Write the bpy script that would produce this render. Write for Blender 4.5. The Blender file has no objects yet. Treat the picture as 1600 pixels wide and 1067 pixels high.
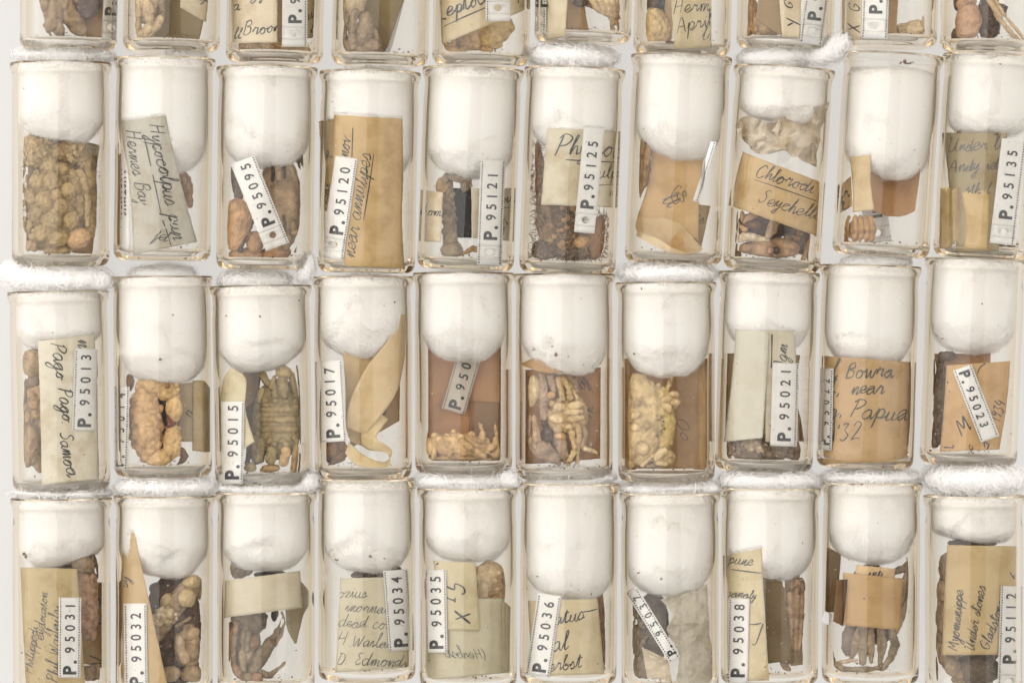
import bpy, bmesh, math, random
import numpy as np
from mathutils import Vector, noise
from mathutils.bvhtree import BVHTree

# ------------------------------------------------------------------ camera, world, lamps, exposure
S = 0.00016            # one unit of the plan (a sixth of a millimetre) in metres
AX = 78.0              # height of a lying vial's axis above the backing board
H = 6500.0             # camera above the axis plane, in plan units
CX, CY = 800.0, 533.5

sc = bpy.context.scene
sc.render.engine = 'CYCLES'
cd = bpy.data.cameras.new('camera')
cam = bpy.data.objects.new('camera', cd)
sc.collection.objects.link(cam)
cam.location = (0, 0, (AX + H) * S)
cam.rotation_euler = (0, 0, 0)
cd.sensor_width = 36.0
cd.lens = 36.0 * H / 1600.0
cd.clip_start = 0.05
cd.clip_end = 50.0
sc.camera = cam

w = bpy.data.worlds.new('World')
sc.world = w
w.use_nodes = True
bg = w.node_tree.nodes.get('Background') or w.node_tree.nodes.new('ShaderNodeBackground')
bg.inputs['Color'].default_value = (1.0, 0.982, 0.96, 1)
bg.inputs['Strength'].default_value = 0.69

def area(name, direction, dist, sx, sy, power, color):
    ld = bpy.data.lights.new(name, 'AREA')
    ld.shape = 'RECTANGLE'; ld.size = sx; ld.size_y = sy
    ld.energy = power; ld.color = color
    o = bpy.data.objects.new(name, ld)
    sc.collection.objects.link(o)
    d = Vector(direction).normalized()
    o.location = d * dist
    o.rotation_euler = d.to_track_quat('Z', 'Y').to_euler()
    return o
area('softbox_left', (-0.80, 0.36, 0.80), 1.15, 1.85, 2.0, 23.0, (1.0, 0.985, 0.97))
area('softbox_right', (0.95, 0.35, 0.62), 1.30, 1.1, 1.8, 8.0, (1.0, 0.97, 0.93))

sc.view_settings.view_transform = 'Standard'
sc.view_settings.look = 'None'
sc.view_settings.exposure = 0.0
sc.view_settings.gamma = 1.0
cy = sc.cycles
cy.use_denoising = True
cy.max_bounces = 48
cy.transmission_bounces = 44
cy.glossy_bounces = 40
cy.diffuse_bounces = 12
cy.transparent_max_bounces = 8
cy.caustics_refractive = True
cy.caustics_reflective = True
cy.blur_glossy = 0.6
cy.sample_clamp_indirect = 6.0

rng = random.Random(7)
nrs = np.random.RandomState(11)

# ------------------------------------------------------------------ materials
def sr(r, g, b, k=1.0):
    def f(c):
        c = c / 255.0
        return (c / 12.92 if c <= 0.04045 else ((c + 0.055) / 1.055) ** 2.4) * k
    return (min(f(r), .93), min(f(g), .93), min(f(b), .93))

def newmat(name):
    m = bpy.data.materials.new(name); m.use_nodes = True
    nt = m.node_tree
    for n in list(nt.nodes): nt.nodes.remove(n)
    out = nt.nodes.new('ShaderNodeOutputMaterial')
    return m, nt, out

def N(nt, t, **kw):
    n = nt.nodes.new(t)
    for k, v in kw.items():
        if hasattr(n, k): setattr(n, k, v)
        else: n.inputs[k].default_value = v
    return n

def coords(nt, scale, rnd=True):
    tc = N(nt, 'ShaderNodeTexCoord')
    mp = N(nt, 'ShaderNodeMapping')
    mp.inputs['Scale'].default_value = (scale / S,) * 3 if not isinstance(scale, tuple) else tuple(s / S for s in scale)
    nt.links.new(tc.outputs['Object'], mp.inputs['Vector'])
    if rnd:
        oi = N(nt, 'ShaderNodeObjectInfo')
        mu = N(nt, 'ShaderNodeMath', operation='MULTIPLY'); mu.inputs[1].default_value = 97.0
        nt.links.new(oi.outputs['Random'], mu.inputs[0])
        nt.links.new(mu.outputs[0], mp.inputs['Location'])
    return mp.outputs['Vector']

def noisetex(nt, vec, scale, detail=4, rough=0.6):
    n = N(nt, 'ShaderNodeTexNoise')
    n.inputs['Scale'].default_value = scale; n.inputs['Detail'].default_value = detail
    n.inputs['Roughness'].default_value = rough
    nt.links.new(vec, n.inputs['Vector'])
    return n.outputs['Fac']

def ramp(nt, fac, stops):
    r = N(nt, 'ShaderNodeValToRGB')
    e = r.color_ramp.elements
    while len(e) < len(stops): e.new(0.5)
    for el, (p, c) in zip(e, stops):
        el.position = p; el.color = (*c, 1)
    nt.links.new(fac, r.inputs['Fac'])
    return r.outputs['Color']

def glass_material():
    m, nt, out = newmat('vial_glass')
    ior = 1.33
    rf = N(nt, 'ShaderNodeBsdfRefraction')
    rf.inputs['IOR'].default_value = ior; rf.inputs['Roughness'].default_value = 0.0
    rf.inputs['Color'].default_value = (0.992, 0.986, 0.972, 1)
    # old soda glass: the longer the way through the wall, the browner
    lw = N(nt, 'ShaderNodeLayerWeight'); lw.inputs['Blend'].default_value = 0.5
    tint = ramp(nt, lw.outputs['Facing'], [(0.34, (0.992, 0.986, 0.972)), (0.56, (0.945, 0.90, 0.82)), (0.85, (0.91, 0.845, 0.74))])
    nt.links.new(tint, rf.inputs['Color'])
    gl = N(nt, 'ShaderNodeBsdfGlossy'); gl.inputs['Roughness'].default_value = 0.0
    gl.inputs['Color'].default_value = (0.992, 0.981, 0.962, 1)
    fr = N(nt, 'ShaderNodeFresnel'); fr.inputs['IOR'].default_value = ior
    mx = N(nt, 'ShaderNodeMixShader')
    nt.links.new(fr.outputs[0], mx.inputs[0]); nt.links.new(rf.outputs[0], mx.inputs[1]); nt.links.new(gl.outputs[0], mx.inputs[2])
    nt.links.new(mx.outputs[0], out.inputs['Surface'])
    return m
GLASS = glass_material()

def board_material():
    m, nt, out = newmat('white_board')
    v = coords(nt, 1.0, False)
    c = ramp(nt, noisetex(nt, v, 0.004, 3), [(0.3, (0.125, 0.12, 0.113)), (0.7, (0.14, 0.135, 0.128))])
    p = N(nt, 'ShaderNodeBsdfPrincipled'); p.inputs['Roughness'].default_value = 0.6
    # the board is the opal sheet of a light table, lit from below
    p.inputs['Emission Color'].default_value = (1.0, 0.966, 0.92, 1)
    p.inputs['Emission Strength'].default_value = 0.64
    nt.links.new(c, p.inputs['Base Color'])
    nt.links.new(p.outputs[0], out.inputs['Surface'])
    return m

def cotton_material():
    m, nt, out = newmat('cotton_wool')
    v = coords(nt, 1.0)
    n1 = noisetex(nt, v, 0.02, 3)
    col = ramp(nt, n1, [(0.3, (0.925, 0.905, 0.885)), (0.6, (0.94, 0.928, 0.915))])
    st = N(nt, 'ShaderNodeVertexColor'); st.layer_name = 'mouth_shade'
    my = N(nt, 'ShaderNodeMixRGB'); my.blend_type = 'MULTIPLY'; my.inputs['Fac'].default_value = 1.0
    nt.links.new(col, my.inputs['Color1']); nt.links.new(st.outputs['Color'], my.inputs['Color2'])
    col = my.outputs[0]
    p = N(nt, 'ShaderNodeBsdfPrincipled')
    p.inputs['Roughness'].default_value = 0.9
    p.inputs['Specular IOR Level'].default_value = 0.15
    nt.links.new(col, p.inputs['Base Color'])
    tr = N(nt, 'ShaderNodeBsdfTranslucent'); nt.links.new(col, tr.inputs['Color'])
    b = N(nt, 'ShaderNodeBump'); b.inputs['Strength'].default_value = 0.65; b.inputs['Distance'].default_value = 1.6 * S
    n2 = noisetex(nt, v, 0.30, 5, 0.7)
    nt.links.new(n2, b.inputs['Height'])
    nt.links.new(b.outputs[0], p.inputs['Normal'])
    mx = N(nt, 'ShaderNodeMixShader'); mx.inputs[0].default_value = 0.12
    nt.links.new(p.outputs[0], mx.inputs[1]); nt.links.new(tr.outputs[0], mx.inputs[2])
    nt.links.new(mx.outputs[0], out.inputs['Surface'])
    return m

_pm = {}
def paper_material(rgb, name='paper', trans=0.18, stain=0.22, tex=True):
    key = (rgb, name, trans, stain)
    if key in _pm: return _pm[key]
    m, nt, out = newmat(name)
    v = coords(nt, 1.0)
    base = rgb
    dk = tuple(c * (1 - stain * k) for c, k in zip(rgb, (0.7, 1.0, 1.5)))
    lt = tuple(min(c * 1.06, .93) for c in rgb)
    c1 = ramp(nt, noisetex(nt, v, 0.022, 5, 0.62), [(0.28, dk), (0.5, base), (0.72, lt)])
    # fox marks
    n3 = noisetex(nt, v, 0.05, 5, 0.75)
    fx = ramp(nt, n3, [(0.66, (0, 0, 0)), (0.76, (1, 1, 1))])
    mx = N(nt, 'ShaderNodeMixRGB'); mx.blend_type = 'MULTIPLY'
    mx.inputs['Color2'].default_value = (0.72, 0.58, 0.40, 1)
    ml = N(nt, 'ShaderNodeMath', operation='MULTIPLY'); ml.inputs[1].default_value = stain * 1.8
    nt.links.new(fx, ml.inputs[0]); nt.links.new(ml.outputs[0], mx.inputs['Fac'])
    nt.links.new(c1, mx.inputs['Color1'])
    # fibre speckle
    n4 = noisetex(nt, v, 0.55, 3, 0.8)
    sp = ramp(nt, n4, [(0.28, (0.82, 0.78, 0.71)), (0.46, (1, 1, 1))])
    m2 = N(nt, 'ShaderNodeMixRGB'); m2.blend_type = 'MULTIPLY'; m2.inputs['Fac'].default_value = 0.8
    nt.links.new(mx.outputs[0], m2.inputs['Color1']); nt.links.new(sp, m2.inputs['Color2'])
    p = N(nt, 'ShaderNodeBsdfPrincipled'); p.inputs['Roughness'].default_value = 0.75
    p.inputs['Specular IOR Level'].default_value = 0.25
    nt.links.new(m2.outputs[0], p.inputs['Base Color'])
    b0 = N(nt, 'ShaderNodeBump'); b0.inputs['Strength'].default_value = 0.6; b0.inputs['Distance'].default_value = 4.0 * S
    nt.links.new(noisetex(nt, v, 0.035, 3, 0.5), b0.inputs['Height'])
    b = N(nt, 'ShaderNodeBump'); b.inputs['Strength'].default_value = 0.75; b.inputs['Distance'].default_value = 0.9 * S
    nt.links.new(noisetex(nt, v, 0.28, 5, 0.75), b.inputs['Height'])
    nt.links.new(b0.outputs[0], b.inputs['Normal'])
    nt.links.new(b.outputs[0], p.inputs['Normal'])
    tr = N(nt, 'ShaderNodeBsdfTranslucent'); nt.links.new(m2.outputs[0], tr.inputs['Color'])
    ms = N(nt, 'ShaderNodeMixShader'); ms.inputs[0].default_value = trans
    nt.links.new(p.outputs[0], ms.inputs[1]); nt.links.new(tr.outputs[0], ms.inputs[2])
    nt.links.new(ms.outputs[0], out.inputs['Surface'])
    _pm[key] = m
    return m

def ink_material(name, dark, light, cover=1.0):
    m, nt, out = newmat(name)
    v = coords(nt, 1.0)
    c = ramp(nt, noisetex(nt, v, 0.25, 3, 0.7), [(0.35, dark), (0.7, light)])
    p = N(nt, 'ShaderNodeBsdfPrincipled'); p.inputs['Roughness'].default_value = 0.7
    p.inputs['Specular IOR Level'].default_value = 0.2
    nt.links.new(c, p.inputs['Base Color'])
    nt.links.new(p.outputs[0], out.inputs['Surface'])
    return m
INK = ink_material('writing_ink', (0.032, 0.031, 0.033), (0.12, 0.117, 0.112))
PENCIL = ink_material('pencil_lead', (0.09, 0.085, 0.08), (0.20, 0.185, 0.165))
STAMP = ink_material('stamp_ink', (0.035, 0.035, 0.038), (0.085, 0.084, 0.086))

def crab_material():
    m, nt, out = newmat('dried_shell')
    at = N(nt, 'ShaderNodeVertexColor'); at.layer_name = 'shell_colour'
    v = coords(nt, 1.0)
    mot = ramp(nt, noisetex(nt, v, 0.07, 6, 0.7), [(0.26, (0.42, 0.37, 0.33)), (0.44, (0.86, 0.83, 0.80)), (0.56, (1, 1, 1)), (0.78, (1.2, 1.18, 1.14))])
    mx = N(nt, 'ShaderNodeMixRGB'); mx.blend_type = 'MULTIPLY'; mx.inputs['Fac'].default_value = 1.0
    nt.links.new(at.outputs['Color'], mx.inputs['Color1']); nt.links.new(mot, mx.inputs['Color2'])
    p = N(nt, 'ShaderNodeBsdfPrincipled'); p.inputs['Roughness'].default_value = 0.52
    p.inputs['Specular IOR Level'].default_value = 0.4
    nt.links.new(mx.outputs[0], p.inputs['Base Color'])
    b = N(nt, 'ShaderNodeBump'); b.inputs['Strength'].default_value = 0.85; b.inputs['Distance'].default_value = 1.6 * S
    nt.links.new(noisetex(nt, v, 0.22, 6, 0.72), b.inputs['Height'])
    nt.links.new(b.outputs[0], p.inputs['Normal'])
    nt.links.new(p.outputs[0], out.inputs['Surface'])
    return m

def plain_material(name, rgb, rough=0.8, var=0.3):
    m, nt, out = newmat(name)
    v = coords(nt, 1.0)
    c = ramp(nt, noisetex(nt, v, 0.15, 4, 0.7), [(0.3, tuple(x * (1 - var) for x in rgb)), (0.7, rgb)])
    p = N(nt, 'ShaderNodeBsdfPrincipled'); p.inputs['Roughness'].default_value = rough
    nt.links.new(c, p.inputs['Base Color']); nt.links.new(p.outputs[0], out.inputs['Surface'])
    return m
COTTON = cotton_material()
SHELL = crab_material()
def fibre_material():
    m, nt, out = newmat('cotton_fibre')
    d = N(nt, 'ShaderNodeBsdfDiffuse'); d.inputs['Color'].default_value = (.945, .935, .92, 1)
    t = N(nt, 'ShaderNodeBsdfTranslucent'); t.inputs['Color'].default_value = (.945, .935, .92, 1)
    mx = N(nt, 'ShaderNodeMixShader'); mx.inputs[0].default_value = 0.25
    nt.links.new(d.outputs[0], mx.inputs[1]); nt.links.new(t.outputs[0], mx.inputs[2])
    nt.links.new(mx.outputs[0], out.inputs['Surface'])
    return m
FIBRE = fibre_material()
DUST_PALE = plain_material('pale_dust', (0.62, 0.55, 0.45))
DUST_BROWN = plain_material('brown_crumbs', (0.22, 0.12, 0.06))

# ------------------------------------------------------------------ helpers
def wpx(x, y, z):
    """photo plan position at height z -> plan units in the real place"""
    f = (H - (z - AX)) / H
    return ((x - CX) * f, -(y - CY) * f, z)

def mesh_obj(name, V, F, mat, parent=None, smooth=True, base=None):
    """V in plan units (real place); base = location in plan units"""
    V = np.asarray(V, dtype=float)
    if parent is not None:
        loc = np.array(parent['_base'])
    else:
        loc = np.array(base if base is not None else ((V[:, 0].min() + V[:, 0].max()) / 2, (V[:, 1].min() + V[:, 1].max()) / 2, V[:, 2].min()))
    me = bpy.data.meshes.new(name)
    me.from_pydata(((V - loc) * S).tolist(), [], F if isinstance(F, list) else F.tolist())
    me.materials.append(mat)
    if smooth:
        me.polygons.foreach_set('use_smooth', np.ones(len(me.polygons), dtype=bool))
    me.update()
    o = bpy.data.objects.new(name, me)
    sc.collection.objects.link(o)
    if parent is not None:
        o.parent = parent
    else:
        o.location = Vector(loc * S)
        o['_base'] = [float(c) for c in loc]
    return o

def tag_props(o, label, cat, group=None):
    o['label'] = label; o['category'] = cat
    if group: o['group'] = group

# ------------------------------------------------------------------ vials
RO, RI = 76.0, 67.0
class Vial:
    def __init__(self, x0, x1, yt, bx0, bx1, yb, desc):
        # rim left, right, rim height ; base left, right, base height (rim is 2.5 wider than the wall)
        self.t = np.array([(x0 + x1) / 2 - CX, -(yt - CY)])
        self.b = np.array([(bx0 + bx1) / 2 - CX, -(yb - CY)])
        d = self.b - self.t
        self.L = float(np.linalg.norm(d))
        self.d = d / self.L
        self.n = np.array([-self.d[1], self.d[0]])      # across, towards the right
        if self.n[0] < 0: self.n = -self.n
        self.desc = desc
        self.papers = []
    def uv(self, X, Y):
        q = np.array([X, Y]) - self.t
        return float(q @ self.n), float(q @ self.d)
    def world(self, u, v, z):
        p = self.t + self.n * u + self.d * v
        return (p[0], p[1], z)
    def zsolve(self, x, y, spec):
        k = spec[0]
        if k == 'P':
            return AX + spec[1] + (spec[2] if len(spec) > 2 else 0) * (x - CX - (self.t[0] + self.b[0]) / 2) + (spec[3] if len(spec) > 3 else 0) * (-(y - CY) - (self.t[1] + self.b[1]) / 2) * -1
        z = AX + 40 if k == 'F' else AX - 40
        for _ in range(3):
            X, Y, _z = wpx(x, y, z)
            u, v = self.uv(X, Y)
            r = spec[1]; uu = min(abs(u), r * 0.985)
            h = math.sqrt(r * r - uu * uu)
            z = AX + h if k == 'F' else AX - h
        return z

def revolve(profile, n=128):
    V, F = [], []
    for (v, r) in profile:
        for i in range(n):
            a = 2 * math.pi * i / n
            V.append((r * math.sin(a), v, r * math.cos(a)))
    m = len(profile)
    for j in range(m - 1):
        for i in range(n):
            a = j * n + i; b = j * n + (i + 1) % n
            F.append((a, b, b + n, a + n))
    return V, F

def spline(pts, k=6):
    P = [np.array(p, float) for p in pts]
    out = []
    for i in range(len(P) - 1):
        p0 = P[max(i - 1, 0)]; p1 = P[i]; p2 = P[i + 1]; p3 = P[min(i + 2, len(P) - 1)]
        for j in range(k):
            t = j / k
            out.append(0.5 * ((2 * p1) + (-p0 + p2) * t + (2 * p0 - 5 * p1 + 4 * p2 - p3) * t * t + (-p0 + 3 * p1 - 3 * p2 + p3) * t ** 3))
    out.append(P[-1])
    return out

def smooth_profile(pts, k=8):
    """cubic through unevenly spaced points, tangents from chord lengths"""
    P = np.array(pts, float)
    s = np.concatenate([[0], np.cumsum(np.linalg.norm(np.diff(P, axis=0), axis=1))])
    T = np.gradient(P, s, axis=0)
    out = []
    for i in range(len(P) - 1):
        h = s[i + 1] - s[i]
        kk = max(k, int(h / 14))
        for j in range(kk):
            t = j / kk
            out.append((2 * t ** 3 - 3 * t * t + 1) * P[i] + (t ** 3 - 2 * t * t + t) * h * T[i] + (3 * t * t - 2 * t ** 3) * P[i + 1] + (t ** 3 - t * t) * h * T[i + 1])
    out.append(P[-1])
    return out

def build_vial(vl):
    L = vl.L
    ro, ri = RO, RI
    # outer: lip, slight neck, shoulder; inner follows
    nk = vl.neck
    o_rim = [(1.5, 75.5), (0, 77.0), (0.4, 78.4), (2.0, 79.2), (6, 79.3), (10, 79.0), (13, 78.0), (15, 76.8), (17, 76.0), (19.5, 75.5), (22, 75.4)]
    i_rim = [(1.5, 75.5), (2.5, 73.2), (6, 71.0), (11, 68.9), (17, 67.6), (19.5, 67.2), (22, 67.1)]
    o_body = [(22, 75.4), (24.5, 75.3), (nk - 8, 75.0), (nk - 2, 75.1), (nk + 5, 75.6), (nk + 14, 76.1), (nk + 26, 76.2), (L * .6, 76.0), (L - 24, 76.0), (L - 17, 75.95), (L - 13, 75.6)]
    i_body = [(22, 67.1), (24.5, 67.0), (nk - 8, 66.8), (nk, 66.8), (nk + 12, 67.1), (L * .6, 67.0), (L - 30, 67.0), (L - 25, 66.9), (L - 22, 66.6)]
    o_base = [(L - 13, 75.6), (L - 10, 75.0), (L - 7, 73.6), (L - 4, 71.2), (L - 1.8, 68), (L - 0.5, 64), (L, 59), (L - 0.4, 53), (L - 1.2, 45), (L - 2.4, 30), (L - 3.2, 12), (L - 3.3, 0.01)]
    i_base = [(L - 22, 66.6), (L - 18, 65.8), (L - 14.5, 63.8), (L - 12, 60.5), (L - 10.0, 56), (L - 9.2, 46), (L - 8.4, 30), (L - 8.0, 12), (L - 8.0, 0.01)]
    root = bpy.data.objects.new('glass_vial', None)
    sc.collection.objects.link(root)
    base = vl.world(0, L, 0)
    root['_base'] = list(base)
    root.location = Vector(base) * S
    root.empty_display_size = 0.005
    tag_props(root, vl.label, 'vial', 'glass vials lying in rows')
    def conv(V):
        a = np.array(V)
        p = vl.t[None, :] + a[:, :1] * vl.n[None, :] + a[:, 1:2] * vl.d[None, :]
        return np.column_stack([p, a[:, 2] + AX])
    wob = rng.uniform(0, 6.28)
    for name, po, pi in (('rim', o_rim, i_rim), ('glass_wall', o_body, i_body), ('base', o_base, i_base)):
        pos = smooth_profile(po); pis = smooth_profile(pi)
        V1, F1 = revolve(pos); V2, F2 = revolve(pis)
        k = len(V1)
        F = [tuple(reversed(f)) for f in F1] + [tuple(i + k for i in f) for f in F2]
        V = np.array(V1 + V2)
        # old blown glass: the section is never quite round, the thickness never quite even
        ang = np.arctan2(V[:, 0], V[:, 2])
        inner = np.arange(len(V)) >= k
        s = 1 + 0.0022 * np.sin(2 * ang + wob) + np.where(inner, 0.0018 * np.sin(3 * ang + wob + V[:, 1] * 0.012), 0.0015 * np.sin(V[:, 1] * 0.05 + wob))
        edge = np.clip(1.0, 0, 1)
        V[:, 0] *= s; V[:, 2] *= s
        mesh_obj(name, conv(V), F, GLASS, parent=root)
    vl.root = root
    return root

def fix_normals(o):
    bm = bmesh.new(); bm.from_mesh(o.data)
    bmesh.ops.recalc_face_normals(bm, faces=bm.faces)
    bm.to_mesh(o.data); bm.free()

# ------------------------------------------------------------------ blobs -> one continuous skin
def _unit_sphere(nu=14, nv=9):
    V = [(0, 0, 1)]
    for j in range(1, nv):
        t = math.pi * j / nv
        for i in range(nu):
            p = 2 * math.pi * i / nu
            V.append((math.sin(t) * math.cos(p), math.sin(t) * math.sin(p), math.cos(t)))
    V.append((0, 0, -1))
    F = []
    for i in range(nu): F.append((0, 1 + i, 1 + (i + 1) % nu))
    for j in range(nv - 2):
        for i in range(nu):
            a = 1 + j * nu + i; b = 1 + j * nu + (i + 1) % nu
            F.append((a, a + nu, b + nu, b))
    l = len(V) - 1; s = 1 + (nv - 2) * nu
    for i in range(nu): F.append((s + (i + 1) % nu, s + i, l))
    return np.array(V), F
US, UF = _unit_sphere()

class Blobs:
    """ellipsoids and tapered limbs in plan coordinates: x, y as in the plan (y down), z above the vial axis"""
    def __init__(self): self.it = []; self.g = 0; self.gs = []
    def e(self, x, y, z, rx, ry, rz, a=0, c=None):
        if not self._b: self.g += 1
        self.gs.append(self.g)
        self.it.append(('e', np.array([x, y, z], float), np.array([rx, ry, rz], float), math.radians(a), c)); return self
    _b = False
    def t(self, c, *pts):
        pts = [np.array(p, float) for p in pts]
        self.g += 1
        for a, b in zip(pts[:-1], pts[1:]): self.it.append(('s', a, b, 0, c)); self.gs.append(self.g)
        return self
    def limb(self, c, *pts):
        """jointed leg: each article swells towards its far end and is pinched at the joint"""
        pts = [np.array(p, float) for p in pts]
        for a, b in zip(pts[:-1], pts[1:]):
            m = a * 0.45 + b * 0.55; m[3] = max(a[3], b[3]) * 1.08
            a2 = a.copy(); a2[3] *= 0.90; b2 = b.copy(); b2[3] *= 0.93
            self.it.append(('s', a2, m, 0, c)); self.it.append(('s', m, b2, 0, c)); self.g += 1; self.gs += [self.g, self.g]
        return self
    def bump(self, x, y, z, rx, ry, rz, n, size, a=0, c=None, seed=1, jit=0.35, proud=0.55):
        r = random.Random(seed)
        ca, sa = math.cos(math.radians(a)), math.sin(math.radians(a))
        self._b = True
        for i in range(n):
            cz = 1 - (i + 0.5) / n * 0.98
            rr = math.sqrt(max(0, 1 - cz * cz)); th = i * 2.39996
            px = rr * math.cos(th) + r.uniform(-jit, jit) * size / rx; py = rr * math.sin(th) + r.uniform(-jit, jit) * size / ry
            q = math.sqrt(px * px + py * py + cz * cz)
            px, py, cz = px / q, py / q, cz / q
            s = size * r.uniform(0.65, 1.25)
            lx, ly = px * (rx - s * (1 - proud)), py * (ry - s * (1 - proud))
            self.e(x + lx * ca - ly * sa, y + lx * sa + ly * ca, z + cz * (rz - s * (1 - proud)), s, s * r.uniform(.8, 1.2), s * 0.75, r.uniform(0, 90), c)
        self._b = False
        return self
    def claw(self, x, y, z, ang, L, Wd, c, tip=None, op=0.35, flip=1):
        """palm, fixed finger and moving finger; x, y is the palm's middle, ang where the fingers point (0 right, 90 up)"""
        a = math.radians(ang); ux, uy = math.cos(a), -math.sin(a); vx, vy = -uy * flip, ux * flip
        def P(l, s, dz, r): return (x + ux * l * L + vx * s * Wd, y + uy * l * L + vy * s * Wd, z + dz, r)
        self.e(x, y, z, L * 0.34, Wd * 0.5, Wd * 0.40, -ang, c)
        self.e(*P(-0.12, 0.02, 0, 0)[:3], L * 0.24, Wd * 0.46, Wd * 0.38, -ang, c)
        tip = tip or c
        self.t(c, P(0.15, -0.22, 0, Wd * 0.22), P(0.38, -0.25, 0, Wd * 0.15)); self.t(tip, P(0.38, -0.25, 0, Wd * 0.15), P(0.60, -0.10, 0, Wd * 0.05))
        self.t(c, P(0.20, 0.25, 0, Wd * 0.20), P(0.40, 0.25 + op * .4, 0, Wd * 0.16)); self.t(tip, P(0.40, 0.25 + op * .4, 0, Wd * 0.16), P(0.64, 0.02 + op * .35, 0, Wd * 0.05))
        self.e(*P(-0.36, 0.05, -2, 0)[:3], L * 0.14, Wd * 0.3, Wd * 0.3, -ang, c)
        return self
    def mesh(self):
        V, F = [], []; k = 0
        ring = 9
        for it in self.it:
            if it[0] == 'e':
                _, p, r, a, c = it
                q = US * r
                ca, sa = math.cos(a), math.sin(a)
                x = q[:, 0] * ca - q[:, 1] * sa; y = q[:, 0] * sa + q[:, 1] * ca
                V.append(np.column_stack([x, y, q[:, 2]]) + p)
                F += [tuple(i + k for i in f) for f in UF]; k += len(US)
            else:
                _, a, b, _, c = it
                for p in (a, b):
                    V.append(US * max(p[3], .8) + p[:3]); F += [tuple(i + k for i in f) for f in UF]; k += len(US)
                d = b[:3] - a[:3]; n = np.linalg.norm(d)
                if n < 0.3: continue
                d /= n
                h = np.cross(d, [0, 0, 1.0]);
                if np.linalg.norm(h) < 0.1: h = np.cross(d, [0, 1.0, 0])
                h /= np.linalg.norm(h); g = np.cross(d, h)
                rows = []
                for p in (a, b):
                    rows.append(np.array([p[:3] + max(p[3], .8) * (h * math.cos(t) + g * math.sin(t)) for t in np.linspace(0, 2 * math.pi, ring, endpoint=False)]))
                V.append(np.vstack(rows))
                for i in range(ring):
                    j = (i + 1) % ring
                    F.append((k + i, k + j, k + ring + j, k + ring + i))
                F.append(tuple(k + i for i in reversed(range(ring)))); F.append(tuple(k + ring + i for i in range(ring)))
                k += 2 * ring
        return np.vstack(V), F
    def nearest_colour(self, P, default):
        gid = {}; every = []
        col = np.tile(np.array(default, float), (len(P), 1)); best = np.full(len(P), 1e9)
        for it, g in zip(self.it, self.gs):
            if it[0] == 'e':
                _, p, r, a, c = it
                q = P - p; ca, sa = math.cos(a), math.sin(a)
                l = np.column_stack([q[:, 0] * ca + q[:, 1] * sa, -q[:, 0] * sa + q[:, 1] * ca, q[:, 2]]) / r
                d = (np.linalg.norm(l, axis=1) - 1) * r.min()
            else:
                _, a, b, _, c = it
                ab = b[:3] - a[:3]; t = np.clip(((P - a[:3]) @ ab) / max(ab @ ab, 1e-6), 0, 1)
                d = np.linalg.norm(P - a[:3] - t[:, None] * ab, axis=1) - (a[3] + (b[3] - a[3]) * t)
            every.append(d)
            gid[g] = np.minimum(gid[g], d) if g in gid else d
            m = d < best
            best = np.where(m, d, best)
            col[m] = np.array(c if c is not None else default)
        # dark joint skin, and crevice shade painted in between lumps and articles
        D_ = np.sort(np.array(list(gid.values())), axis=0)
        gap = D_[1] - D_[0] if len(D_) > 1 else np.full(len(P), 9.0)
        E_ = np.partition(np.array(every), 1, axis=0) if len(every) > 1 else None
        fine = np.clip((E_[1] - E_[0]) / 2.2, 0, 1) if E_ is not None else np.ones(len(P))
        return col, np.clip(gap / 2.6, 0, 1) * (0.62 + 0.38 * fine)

def skin(V, F, voxel):
    me = bpy.data.meshes.new('tmp'); me.from_pydata(V.tolist(), [], F); me.update()
    o = bpy.data.objects.new('tmp', me); sc.collection.objects.link(o)
    m = o.modifiers.new('r', 'REMESH'); m.mode = 'VOXEL'; m.voxel_size = voxel; m.adaptivity = 0.0
    s = o.modifiers.new('s', 'SMOOTH'); s.factor = 0.35; s.iterations = 1
    dg = bpy.context.evaluated_depsgraph_get(); dg.update()
    ev = o.evaluated_get(dg); em = ev.to_mesh()
    n = len(em.vertices); P = np.empty(n * 3); em.vertices.foreach_get('co', P)
    Nn = np.empty(n * 3); em.vertices.foreach_get('normal', Nn)
    faces = [tuple(p.vertices) for p in em.polygons]
    ev.to_mesh_clear()
    bpy.data.objects.remove(o); bpy.data.meshes.remove(me)
    return P.reshape(-1, 3), Nn.reshape(-1, 3), faces

def vnoise(P, freq, off):
    return np.array([noise.noise((p[0] * freq + off, p[1] * freq + off * .7, p[2] * freq - off)) for p in P])

def to_place(P):
    f = (H - P[:, 2:3]) / H            # z is above the axis here
    return np.column_stack([(P[:, 0:1] - CX) * f, -(P[:, 1:2] - CY) * f, P[:, 2:3] + AX])

def clamp_inside(vl, Q, rmax, v0=None, margin=16, soft=False):
    q = Q[:, :2] - vl.t
    u = q @ vl.n; v = q @ vl.d; z = Q[:, 2] - AX
    r = np.sqrt(u * u + z * z)
    r0 = rmax - 13.0          # pressed gently against the wall, keeping its relief
    k = np.where(r > r0, (r0 + 13.0 * (1 - np.exp(-(r - r0) / 13.0))) / np.maximum(r, 1e-6), 1.0) if soft else np.where(r > rmax, rmax / np.maximum(r, 1e-6), 1.0)
    if v0 is not None: k = np.where(v < v0, 1.0, k)
    v = np.minimum(v, vl.L - margin)
    u = u * k; z = z * k
    p = vl.t + u[:, None] * vl.n + v[:, None] * vl.d
    return np.column_stack([p, z + AX])

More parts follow.
